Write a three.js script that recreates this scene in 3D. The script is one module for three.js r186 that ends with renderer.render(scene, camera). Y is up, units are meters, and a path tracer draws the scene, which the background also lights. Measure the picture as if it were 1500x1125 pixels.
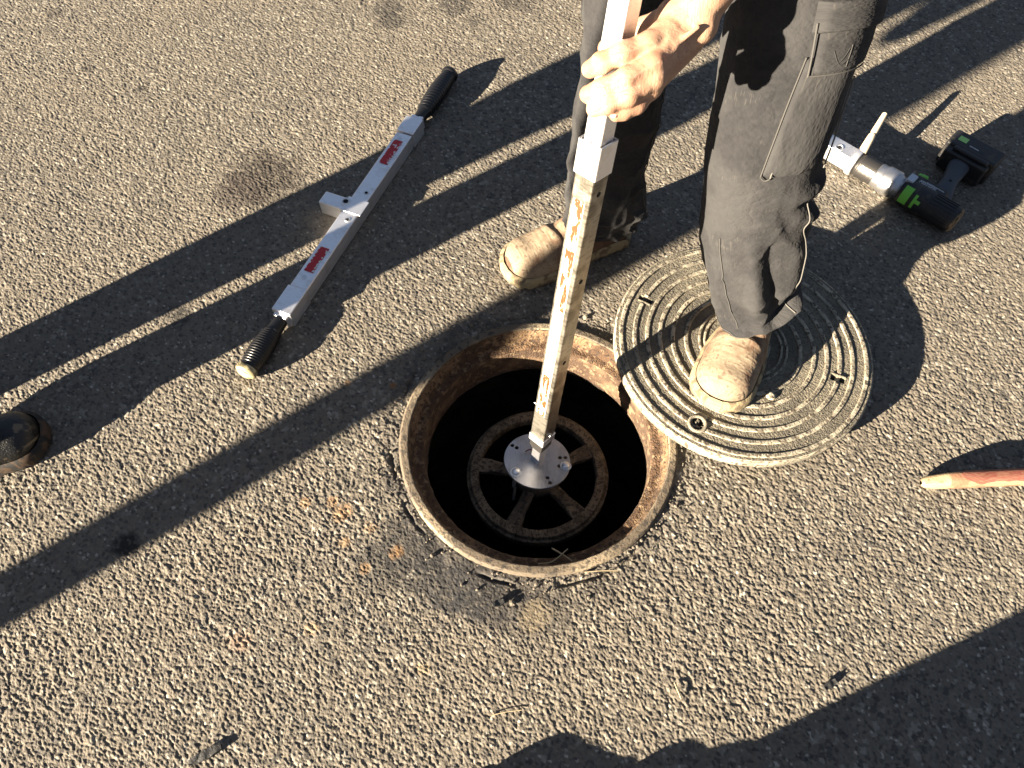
import * as THREE from 'three';
import { RoundedBoxGeometry } from 'three/addons/geometries/RoundedBoxGeometry.js';
import { MarchingCubes } from 'three/addons/objects/MarchingCubes.js';
import { mergeGeometries } from 'three/addons/utils/BufferGeometryUtils.js';

// ------------------------------------------------------------------ camera, sky, sun, exposure
const scene = new THREE.Scene();
const PITCH = 60.3 * Math.PI / 180, CAM_H = 1.3, F = 1090 / 1125;
const camera = new THREE.PerspectiveCamera(2 * Math.atan(0.5 / F) * 180 / Math.PI, 4 / 3, 0.02, 500);
camera.position.set(0, CAM_H, 0);
camera.rotation.set(-PITCH, 0, 0);
const renderer = new THREE.WebGLRenderer({ antialias: true });
renderer.toneMapping = THREE.LinearToneMapping;
renderer.toneMappingExposure = 7.3;
renderer.shadowMap.enabled = true;

const SUN_AZ = 34.3 * Math.PI / 180, SUN_EL = 15.2 * Math.PI / 180;
const sunDir = new THREE.Vector3(-Math.cos(SUN_AZ) * Math.cos(SUN_EL), Math.sin(SUN_EL), Math.sin(SUN_AZ) * Math.cos(SUN_EL));
const sun = new THREE.DirectionalLight(new THREE.Color().setRGB(1, 0.855, 0.655), 5);
sun.position.copy(sunDir).multiplyScalar(20);
sun.castShadow = true; sun.shadow.radius = 1;
sun.shadow.mapSize.set(4096, 4096);
Object.assign(sun.shadow.camera, { left: -4, right: 4, top: 4, bottom: -4, near: 1, far: 40 });
scene.add(sun); scene.add(sun.target);

{ // clear evening sky: blue overhead, warmer and paler towards the horizon on the sun's side
  const w = 128, h = 64, d = new Float32Array(w * h * 4);
  for (let j = 0; j < h; j++) for (let i = 0; i < w; i++) {
    const el = ((j + 0.5) / h - 0.5) * Math.PI, az = ((i + 0.5) / w - 0.5) * 2 * Math.PI;
    const v = [Math.cos(el) * Math.cos(az), Math.sin(el), Math.cos(el) * Math.sin(az)];
    const c = v[0] * sunDir.x + v[1] * sunDir.y + v[2] * sunDir.z;
    const up = Math.max(0, v[1]), hz = Math.exp(-up * 4.5), glow = Math.pow(Math.max(0, c), 8);
    const L = 0.036;
    let r = L * (0.62 + 0.6 * hz + 1.2 * glow), g = L * (0.85 + 0.55 * hz + 0.85 * glow), b = L * (1.3 + 0.35 * hz + 0.4 * glow);
    if (v[1] < 0) { r = g = b = L * 0.5; }
    d.set([r, g, b, 1], (j * w + i) * 4);
  }
  const t = new THREE.DataTexture(d, w, h, THREE.RGBAFormat, THREE.FloatType);
  t.mapping = THREE.EquirectangularReflectionMapping;
  t.magFilter = t.minFilter = THREE.LinearFilter; t.needsUpdate = true;
  scene.background = t; scene.environment = t;
}

// ------------------------------------------------------------------ helpers
const V = (x, y, z) => new THREE.Vector3(x, y, z);
const lerp = (a, b, t) => a + (b - a) * t, clamp = (x, a = 0, b = 1) => Math.min(b, Math.max(a, x));
const smooth = (a, b, x) => { const t = clamp((x - a) / (b - a)); return t * t * (3 - 2 * t); };
let seed = 12345;
const rnd = () => { seed = (seed * 1664525 + 1013904223) >>> 0; return seed / 4294967296; };
function hash(x, y, z = 0) {
  let h = Math.imul(x, 374761393) ^ Math.imul(y, 668265263) ^ Math.imul(z, 1274126177);
  h = Math.imul(h ^ (h >>> 13), 1274126177); h ^= h >>> 16;
  h = Math.imul(h, 2246822519); h ^= h >>> 13;
  return (h >>> 0) / 4294967296;
}
function noise(x, y, z = 0, per = 0) {
  const xi = Math.floor(x), yi = Math.floor(y), zi = Math.floor(z), fx = x - xi, fy = y - yi, fz = z - zi;
  const u = fx * fx * (3 - 2 * fx), v = fy * fy * (3 - 2 * fy), w = fz * fz * (3 - 2 * fz);
  const m = per ? (a) => ((a % per) + per) % per : (a) => a;
  const x0 = m(xi), x1 = m(xi + 1), y0 = m(yi), y1 = m(yi + 1);
  const p = (zz) => lerp(lerp(hash(x0, y0, zz), hash(x1, y0, zz), u), lerp(hash(x0, y1, zz), hash(x1, y1, zz), u), v);
  return w === 0 ? p(zi) : lerp(p(zi), p(zi + 1), w);
}
function fbm(x, y, z = 0, o = 4) { let s = 0, a = 0.5, n = 0; for (let i = 0; i < o; i++) { s += a * noise(x, y, z + i * 17); n += a; a *= 0.5; x *= 2.03; y *= 2.03; z *= 2.03; } return s / n; }
function tfbm(x, y, per, z = 0, o = 4) { let s = 0, a = 0.5, n = 0; for (let i = 0; i < o; i++) { s += a * noise(x * per, y * per, z + i * 17, per); n += a; a *= 0.5; per *= 2; } return s / n; }

// A pixel of the 1500 x 1125 plan view, on the level y = h, or at a depth along the view axis
const fwd = V(0, -Math.sin(PITCH), -Math.cos(PITCH)), upv = V(0, Math.cos(PITCH), -Math.sin(PITCH)), FP = 1090;
const dirOf = (px, py) => fwd.clone().addScaledVector(V(1, 0, 0), (px - 750) / FP).addScaledVector(upv, (562.5 - py) / FP);
const P = (px, py, h = 0) => { const d = dirOf(px, py); return d.multiplyScalar((h - CAM_H) / d.y).add(V(0, CAM_H, 0)); };
const R = (px, py, depth) => dirOf(px, py).multiplyScalar(depth).add(V(0, CAM_H, 0));
const depthOf = (p) => p.clone().sub(V(0, CAM_H, 0)).dot(fwd);
const pyOf = (p) => { const q = p.clone().sub(V(0, CAM_H, 0)); return 562.5 - FP * q.dot(upv) / q.dot(fwd); };

const used = {};
function numbered(n) { used[n] = (used[n] ?? -1) + 1; return used[n] ? `${n}_${String(used[n]).padStart(3, '0')}` : n; }
function shade(o) { o.castShadow = o.receiveShadow = true; return o; }
function tag(o, label, category, group) { o.userData.label = label; if (category) o.userData.category = category; if (group) o.userData.group = group; return o; }
function thing(name, label, category, pos, group) {
  const g = new THREE.Group(); g.name = numbered(name); if (pos) g.position.copy(pos);
  scene.add(g); return tag(g, label, category, group);
}
function part(name, geo, mat, parent, label) {
  const list = Array.isArray(geo) ? mergeGeometries(geo.map((g) => clean(g))) : geo;
  const m = shade(new THREE.Mesh(list, mat)); m.name = parent === scene ? numbered(name) : name;
  parent.add(m); if (label) m.userData.label = label; return m;
}
function clean(g) {
  let q = g.index ? g.toNonIndexed() : g;
  if (!q.attributes.uv) planarUV(q);
  for (const k of Object.keys(q.attributes)) if (!['position', 'normal', 'uv'].includes(k)) q.deleteAttribute(k);
  return q;
}
// uv in metres, each vertex along the axis that its normal points most
function planarUV(g) {
  if (!g.attributes.normal) g.computeVertexNormals();
  const p = g.attributes.position, n = g.attributes.normal, uv = new Float32Array(p.count * 2);
  for (let i = 0; i < p.count; i++) {
    const a = Math.abs(n.getX(i)), b = Math.abs(n.getY(i)), c = Math.abs(n.getZ(i));
    if (b >= a && b >= c) { uv[2 * i] = p.getX(i); uv[2 * i + 1] = p.getZ(i); }
    else if (a >= c) { uv[2 * i] = p.getY(i); uv[2 * i + 1] = p.getZ(i); }
    else { uv[2 * i] = p.getY(i); uv[2 * i + 1] = p.getX(i); }
  }
  g.setAttribute('uv', new THREE.BufferAttribute(uv, 2)); return g;
}
const at = (g, x = 0, y = 0, z = 0, rx = 0, ry = 0, rz = 0) => { g.applyMatrix4(new THREE.Matrix4().compose(V(x, y, z), new THREE.Quaternion().setFromEuler(new THREE.Euler(rx, ry, rz, 'YXZ')), V(1, 1, 1))); return g; };
const rbox = (x, y, z, r = 0.002, s = 2) => planarUV(new RoundedBoxGeometry(x, y, z, s, r));
const cyl = (r0, r1, h, n = 32) => planarUV(new THREE.CylinderGeometry(r0, r1, h, n));
const lathe = (pts, n = 48) => planarUV(new THREE.LatheGeometry(pts.map(([a, b]) => new THREE.Vector2(a, b)), n));
function tube(pts, r, n = 24, m = 8) { return planarUV(new THREE.TubeGeometry(new THREE.CatmullRomCurve3(pts), n, r, m, false)); }
// a surface from a function of (i/nu, j/nv)
function grid(fn, nu, nv, closeU = false, uvs = [1, 1]) {
  const pos = [], uv = [], idx = [], W = nu + 1;
  for (let j = 0; j <= nv; j++) for (let i = 0; i <= nu; i++) { const p = fn(i / nu, j / nv); pos.push(p.x, p.y, p.z); uv.push(i / nu * uvs[0], j / nv * uvs[1]); }
  for (let j = 0; j < nv; j++) for (let i = 0; i < nu; i++) { const a = j * W + i; idx.push(a, a + 1, a + W, a + 1, a + W + 1, a + W); }
  const g = new THREE.BufferGeometry();
  g.setAttribute('position', new THREE.Float32BufferAttribute(pos, 3)); g.setAttribute('uv', new THREE.Float32BufferAttribute(uv, 2)); g.setIndex(idx);
  g.computeVertexNormals();
  if (closeU) { const n = g.attributes.normal; for (let j = 0; j <= nv; j++) { const a = j * W, b = a + nu; const q = V(n.getX(a) + n.getX(b), n.getY(a) + n.getY(b), n.getZ(a) + n.getZ(b)).normalize(); n.setXYZ(a, q.x, q.y, q.z); n.setXYZ(b, q.x, q.y, q.z); } }
  return g;
}
// smooth union of tapered capsules, meshed by marching cubes
function capsules(bones, k, N, pad = 0.03, extra) {
  const lo = V(1e9, 1e9, 1e9), hi = V(-1e9, -1e9, -1e9);
  for (const [a, b, ra, rb] of bones) for (const [p, r] of [[a, ra], [b, rb]]) { lo.min(p.clone().addScalar(-r - pad)); hi.max(p.clone().addScalar(r + pad)); }
  const c = lo.clone().add(hi).multiplyScalar(0.5), s = hi.clone().sub(lo), half = Math.max(s.x, s.y, s.z) / 2;
  const mc = new MarchingCubes(N, new THREE.MeshBasicMaterial(), false, false, N * N * 14);
  mc.isolation = 0;
  const B = bones.map(([a, b, ra, rb]) => { const d = b.clone().sub(a); return [a.x, a.y, a.z, d.x, d.y, d.z, ra, rb, 1 / Math.max(1e-9, d.lengthSq())]; });
  for (let z = 0; z < N; z++) for (let y = 0; y < N; y++) for (let x = 0; x < N; x++) {
    const X = c.x + (x - N / 2) / (N / 2) * half, Y = c.y + (y - N / 2) / (N / 2) * half, Z = c.z + (z - N / 2) / (N / 2) * half;
    let f = 1e9;
    for (const q of B) {
      const px = X - q[0], py = Y - q[1], pz = Z - q[2];
      const t = clamp((px * q[3] + py * q[4] + pz * q[5]) * q[8]);
      const dx = px - q[3] * t, dy = py - q[4] * t, dz = pz - q[5] * t;
      const d = Math.sqrt(dx * dx + dy * dy + dz * dz) - (q[6] + (q[7] - q[6]) * t);
      const kk = k, h = Math.max(kk - Math.abs(f - d), 0) / kk;
      f = Math.min(f, d) - h * h * kk * 0.25;
    }
    if (extra) f = extra(X, Y, Z, f);
    mc.field[x + y * N + z * N * N] = -f;
  }
  mc.update();
  const n = mc.count, pos = mc.positionArray.slice(0, n * 3), nor = mc.normalArray.slice(0, n * 3);
  for (let i = 0; i < n; i++) { pos[3 * i] = c.x + pos[3 * i] * half; pos[3 * i + 1] = c.y + pos[3 * i + 1] * half; pos[3 * i + 2] = c.z + pos[3 * i + 2] * half; }
  const g = new THREE.BufferGeometry();
  g.setAttribute('position', new THREE.BufferAttribute(pos, 3)); g.setAttribute('normal', new THREE.BufferAttribute(nor, 3));
  return planarUV(g);
}

// textures: fn(u, v) returns [r, g, b] in 0..1 (sRGB for colours) or one number
function tex(n, fn, tile, srgb = true) {
  const d = new Uint8Array(n * n * 4);
  for (let j = 0; j < n; j++) for (let i = 0; i < n; i++) {
    const c = fn(i / n, j / n), o = (j * n + i) * 4, a = typeof c === 'number';
    d[o] = clamp(a ? c : c[0]) * 255; d[o + 1] = clamp(a ? c : c[1]) * 255; d[o + 2] = clamp(a ? c : c[2]) * 255; d[o + 3] = a || c.length < 4 ? 255 : clamp(c[3]) * 255;
  }
  const t = new THREE.DataTexture(d, n, n, THREE.RGBAFormat);
  t.wrapS = t.wrapT = THREE.RepeatWrapping; t.magFilter = THREE.LinearFilter; t.minFilter = THREE.LinearMipmapLinearFilter; t.generateMipmaps = true;
  if (srgb) t.colorSpace = THREE.SRGBColorSpace;
  t.repeat.set(1 / tile, 1 / tile); t.needsUpdate = true; return t;
}
const mix3 = (a, b, t) => [lerp(a[0], b[0], t), lerp(a[1], b[1], t), lerp(a[2], b[2], t)];
const std = (o) => new THREE.MeshStandardMaterial({ side: THREE.DoubleSide, ...o });
const lin = (r, g, b) => new THREE.Color().setRGB(r, g, b);

// ------------------------------------------------------------------ materials
const grain = tex(512, (u, v) => 0.6 * tfbm(u, v, 64, 3, 2) + 0.4 * tfbm(u, v, 16, 9, 3), 0.12, false);
const scratch = tex(512, (u, v) => 0.5 + 0.5 * (tfbm(u, v, 8, 1, 4) - 0.5) + 0.35 * (noise(u * 12, v * 256, 4, 0) - 0.5), 0.12, false);
const M = {};
M.ground = std({ vertexColors: true, roughness: 0.9, bumpScale: 0.0009, bumpMap: tex(1024, (u, v) => { // small chips between the larger stones
  const n = 44, x = u * n, y = v * n, cx = Math.floor(x), cy = Math.floor(y); let b = 0;
  for (let j = -1; j <= 1; j++) for (let i = -1; i <= 1; i++) { const a = (cx + i + n) % n, c = (cy + j + n) % n, dx = x - (cx + i + hash(a, c, 2)), dy = y - (cy + j + hash(a, c, 3)), t = hash(a, c, 4) * 3.14, e = 0.6 + 0.8 * hash(a, c, 5), p = (dx * Math.cos(t) + dy * Math.sin(t)) * e, q = (dy * Math.cos(t) - dx * Math.sin(t)) / e; b = Math.max(b, (0.35 + 0.65 * hash(a, c, 6)) * (1 - 1.1 * (p * p + q * q))); }
  return 0.75 * Math.min(b, 0.8) + 0.25 * tfbm(u, v, 128, 5, 2); }, 0.17, false) });
M.iron = std({ roughness: 0.85, map: tex(512, (u, v) => {
  const a = tfbm(u, v, 6, 1, 5), b = tfbm(u, v, 40, 7, 3); let c = mix3([0.36, 0.32, 0.27], [0.52, 0.47, 0.39], smooth(0.35, 0.65, a));
  return mix3(c, [0.2, 0.18, 0.16], smooth(0.55, 0.75, b) * 0.8); }, 0.3), bumpMap: grain, bumpScale: 0.0015 });
M.rust = std({ roughness: 0.92, map: tex(512, (u, v) => {
  const a = tfbm(u, v, 5, 2, 5), b = tfbm(u, v, 24, 11, 4), c = tfbm(u, v, 60, 5, 2);
  let q = mix3([0.28, 0.205, 0.14], [0.44, 0.35, 0.255], smooth(0.36, 0.64, a)); q = mix3(q, [0.54, 0.46, 0.36], smooth(0.52, 0.72, b) * 0.6); return mix3(q, [0.15, 0.11, 0.085], smooth(0.56, 0.76, c) * 0.7); }, 0.3), bumpMap: grain, bumpScale: 0.004 });
M.dirtyIron = std({ roughness: 0.9, map: tex(512, (u, v) => { const a = tfbm(u, v, 6, 12, 5), b = tfbm(u, v, 30, 1, 4); return mix3(mix3([0.26, 0.195, 0.14], [0.4, 0.32, 0.24], smooth(0.4, 0.65, a)), [0.52, 0.45, 0.35], smooth(0.58, 0.72, b) * 0.6); }, 0.25), bumpMap: grain, bumpScale: 0.004 });
M.shaft = std({ roughness: 0.9, map: tex(512, (u, v) => mix3([0.3, 0.27, 0.23], [0.42, 0.38, 0.33], smooth(0.35, 0.65, tfbm(u, v, 6, 19, 5))), 0.5), bumpMap: grain, bumpScale: 0.006 });
M.wheel = std({ roughness: 0.9, map: tex(512, (u, v) => { const a = tfbm(u, v, 8, 3, 5), b = tfbm(u, v, 50, 8, 2);
  return mix3(mix3([0.31, 0.27, 0.22], [0.45, 0.4, 0.33], smooth(0.35, 0.65, a)), [0.12, 0.1, 0.09], smooth(0.52, 0.74, b) * 0.6); }, 0.25), bumpMap: grain, bumpScale: 0.003 });
M.cover = std({ roughness: 0.9, map: tex(1024, (u, v) => { const a = tfbm(u, v, 5, 31, 5), b = tfbm(u, v, 110, 3, 2), c = noise(u * 190, v * 190, 5, 190);
  let q = mix3([0.35, 0.33, 0.29], [0.445, 0.42, 0.365], smooth(0.35, 0.65, a)); q = mix3(q, [0.27, 0.26, 0.235], smooth(0.5, 0.66, b) * 0.5); return mix3(q, [0.55, 0.5, 0.42], smooth(0.86, 0.95, c) * 0.7); }, 0.4),
  bumpMap: tex(512, (u, v) => tfbm(u, v, 100, 5, 2), 0.2, false), bumpScale: 0.0014 });
M.rib = std({ roughness: 0.8, map: tex(512, (u, v) => { const a = tfbm(u, v, 14, 2, 4), b = tfbm(u, v, 60, 9, 2);
  return mix3(mix3([0.5, 0.475, 0.42], [0.63, 0.6, 0.53], smooth(0.35, 0.65, a)), [0.27, 0.24, 0.2], smooth(0.6, 0.72, b) * 0.8); }, 0.3), bumpMap: grain, bumpScale: 0.0012 });
const metalMap = (base, dark, k, sd) => tex(512, (u, v) => mix3(base, dark, clamp(k * smooth(0.5, 0.75, tfbm(u, v, 7, sd, 5)) + 0.5 * k * smooth(0.62, 0.8, noise(u * 90, v * 14, sd, 0)))), 0.2);
M.alu = std({ metalness: 0.88, roughness: 0.4, map: metalMap([0.96, 0.96, 0.97], [0.84, 0.83, 0.82], 0.5, 3), bumpMap: scratch, bumpScale: 0.0003 });
M.oldAlu = std({ metalness: 0.92, roughness: 0.4, map: metalMap([0.66, 0.64, 0.6], [0.44, 0.42, 0.38], 0.8, 23), bumpMap: scratch, bumpScale: 0.0005 });
M.steel = std({ metalness: 0.95, roughness: 0.36, map: metalMap([0.78, 0.78, 0.79], [0.62, 0.62, 0.63], 0.5, 13), bumpMap: scratch, bumpScale: 0.0002 });
M.zinc = std({ metalness: 0.9, roughness: 0.38, color: lin(0.72, 0.74, 0.76) });
M.darkSteel = std({ metalness: 0.8, roughness: 0.38, color: lin(0.09, 0.085, 0.08), bumpMap: scratch, bumpScale: 0.0004 });
M.black = std({ roughness: 0.33, color: lin(0.006, 0.006, 0.007) });
M.rubber = std({ roughness: 0.6, color: lin(0.02, 0.02, 0.02), bumpMap: grain, bumpScale: 0.0008 });
M.hole = std({ roughness: 0.9, color: lin(0.006, 0.006, 0.006) });
M.clearCap = std({ roughness: 0.4, map: tex(256, (u, v) => mix3([0.66, 0.62, 0.48], [0.3, 0.28, 0.2], smooth(0.5, 0.7, tfbm(u, v, 8, 4, 4))), 0.1) });
M.drillBody = std({ roughness: 0.5, map: tex(256, (u, v) => mix3([0.1, 0.105, 0.12], [0.2, 0.185, 0.16], smooth(0.56, 0.74, tfbm(u, v, 9, 6, 4))), 0.12), bumpMap: grain, bumpScale: 0.0003 });
M.drillGrip = std({ roughness: 0.65, map: tex(256, (u, v) => mix3([0.2, 0.235, 0.28], [0.26, 0.28, 0.3], tfbm(u, v, 8, 2, 4)), 0.12), bumpMap: grain, bumpScale: 0.0004 });
M.green = std({ roughness: 0.45, color: lin(0.16, 0.5, 0.06) });
M.dirt = std({ roughness: 0.95, map: tex(256, (u, v) => mix3([0.5, 0.43, 0.33], [0.2, 0.18, 0.15], smooth(0.45, 0.65, tfbm(u, v, 12, 7, 4))), 0.06) });
M.cloth = std({ roughness: 1, map: tex(1024, (u, v) => {
  const a = tfbm(u, v, 5, 41, 5), b = tfbm(u, v, 90, 4, 2); let q = mix3([0.088, 0.088, 0.097], [0.168, 0.167, 0.171], smooth(0.32, 0.68, a)); q = mix3(q, [0.215, 0.212, 0.212], 0.42 * b);
  const sc = noise(u * 18 + v * 30, v * 9 - u * 3, 77, 0) * noise(u * 400, v * 40, 3, 0); return mix3(q, [0.3, 0.285, 0.26], smooth(0.64, 0.84, sc) * 0.4); }, 0.5),
  bumpMap: tex(512, (u, v) => 0.35 + 0.25 * (tfbm(u, v, 60, 2, 2) - 0.5) + 0.5 * (tfbm(u, v, 5, 8, 4) - 0.5) + 0.4 * Math.pow(1 - Math.abs(2 * tfbm(u, v, 4, 15, 3) - 1), 6), 0.19, false), bumpScale: 0.0034 });
M.seam = std({ roughness: 0.95, color: lin(0.05, 0.048, 0.045) });
M.thread = std({ roughness: 0.9, color: lin(0.02, 0.02, 0.02) });
M.pipingAndLitEdge = std({ roughness: 0.8, color: lin(0.1, 0.095, 0.085) });  // pale piping, also the colour of the painted sunlit pocket edge
M.skin = std({ roughness: 0.52, map: tex(512, (u, v) => { const a = tfbm(u, v, 8, 5, 5), b = tfbm(u, v, 70, 2, 2); return mix3(mix3([0.64, 0.515, 0.425], [0.59, 0.45, 0.365], smooth(0.4, 0.7, a)), [0.52, 0.38, 0.3], smooth(0.56, 0.76, b) * 0.22); }, 0.16),
  bumpMap: tex(512, (u, v) => 0.6 * tfbm(u, v, 46, 8, 3) + 0.4 * noise(u * 20, v * 70, 3, 0), 0.09, false), bumpScale: 0.0004 });
M.nail = std({ roughness: 0.3, color: lin(0.62, 0.42, 0.34) });
M.hair = std({ roughness: 0.7, color: lin(0.05, 0.03, 0.02) });
M.boot = std({ roughness: 0.82, map: tex(1024, (u, v) => {
  const a = tfbm(u, v, 6, 15, 5), b = tfbm(u, v, 40, 4, 3), c = tfbm(u, v, 10, 44, 3); const dust = smooth(0.3, 0.62, a * 0.5 + b * 0.3 + v * 0.55 - 0.27); let q = mix3([0.3, 0.21, 0.155], [0.38, 0.29, 0.22], smooth(0.35, 0.65, c)); q = mix3(q, [0.51, 0.46, 0.385], dust * (0.75 + 0.25 * b)); return mix3(q, [0.22, 0.15, 0.11], smooth(0.6, 0.78, b) * 0.45); }, 0.3),
  bumpMap: tex(512, (u, v) => 0.5 * tfbm(u, v, 30, 2, 3) + 0.5 * noise(u * 8 + 2 * noise(u * 6, v * 6, 2, 6), v * 46, 4, 0), 0.16, false), bumpScale: 0.0012 });
M.sole = std({ roughness: 0.9, map: tex(512, (u, v) => mix3([0.53, 0.48, 0.37], [0.36, 0.31, 0.24], smooth(0.45, 0.68, tfbm(u, v, 14, 5, 4))), 0.2), bumpMap: grain, bumpScale: 0.001 });
M.darkShoe = std({ roughness: 0.34, map: tex(512, (u, v) => { const a = tfbm(u, v, 9, 6, 4); return mix3([0.07, 0.068, 0.066], [0.38, 0.33, 0.25], smooth(0.56, 0.7, a)); }, 0.14), bumpMap: grain, bumpScale: 0.0012 });
M.shoeSole = std({ roughness: 0.8, map: tex(256, (u, v) => mix3([0.27, 0.2, 0.14], [0.09, 0.08, 0.07], smooth(0.34, 0.55, tfbm(u, v, 12, 3, 3))), 0.1) });
M.jacket = std({ roughness: 1, color: lin(0.03, 0.035, 0.05) });
M.redPaint = std({ roughness: 0.6, map: tex(512, (u, v) => { const a = tfbm(u, v, 10, 2, 5), b = tfbm(u, v, 40, 6, 2); return mix3(mix3([0.47, 0.23, 0.19], [0.5, 0.33, 0.26], smooth(0.42, 0.62, a)), [0.56, 0.46, 0.34], smooth(0.56, 0.75, b) * 0.6); }, 0.2), bumpMap: grain, bumpScale: 0.0008 });
M.sunlit_shank = std({ roughness: 0.75, map: tex(256, (u, v) => mix3([0.55, 0.47, 0.37], [0.48, 0.35, 0.27], smooth(0.46, 0.7, tfbm(u, v, 8, 23, 4))), 0.2), bumpMap: grain, bumpScale: 0.0008 });  // tan of the bar's sun-facing side, sunlight put into the colour
M.worn = std({ roughness: 0.65, map: tex(256, (u, v) => mix3([0.56, 0.5, 0.39], [0.43, 0.36, 0.27], smooth(0.5, 0.75, tfbm(u, v, 10, 3, 4))), 0.1), bumpMap: grain, bumpScale: 0.0008 });  // worn tip of the bar, its sunlit paleness put into the colour
M.straw = std({ roughness: 0.9, color: lin(0.32, 0.26, 0.16) });
M.stone = std({ roughness: 0.9, vertexColors: false, color: lin(0.14, 0.12, 0.095), bumpMap: grain, bumpScale: 0.001 });
M.water = std({ roughness: 0.08, color: lin(0.01, 0.01, 0.009) });
M.post = std({ roughness: 0.6, metalness: 0.6, color: lin(0.4, 0.4, 0.4) });
function canvasMat(w, h, draw, o = {}) {
  const c = document.createElement('canvas'); c.width = w; c.height = h; draw(c.getContext('2d'), w, h);
  const t = new THREE.CanvasTexture(c); t.colorSpace = THREE.SRGBColorSpace; return std({ map: t, roughness: 0.6, ...o });
}

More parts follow.
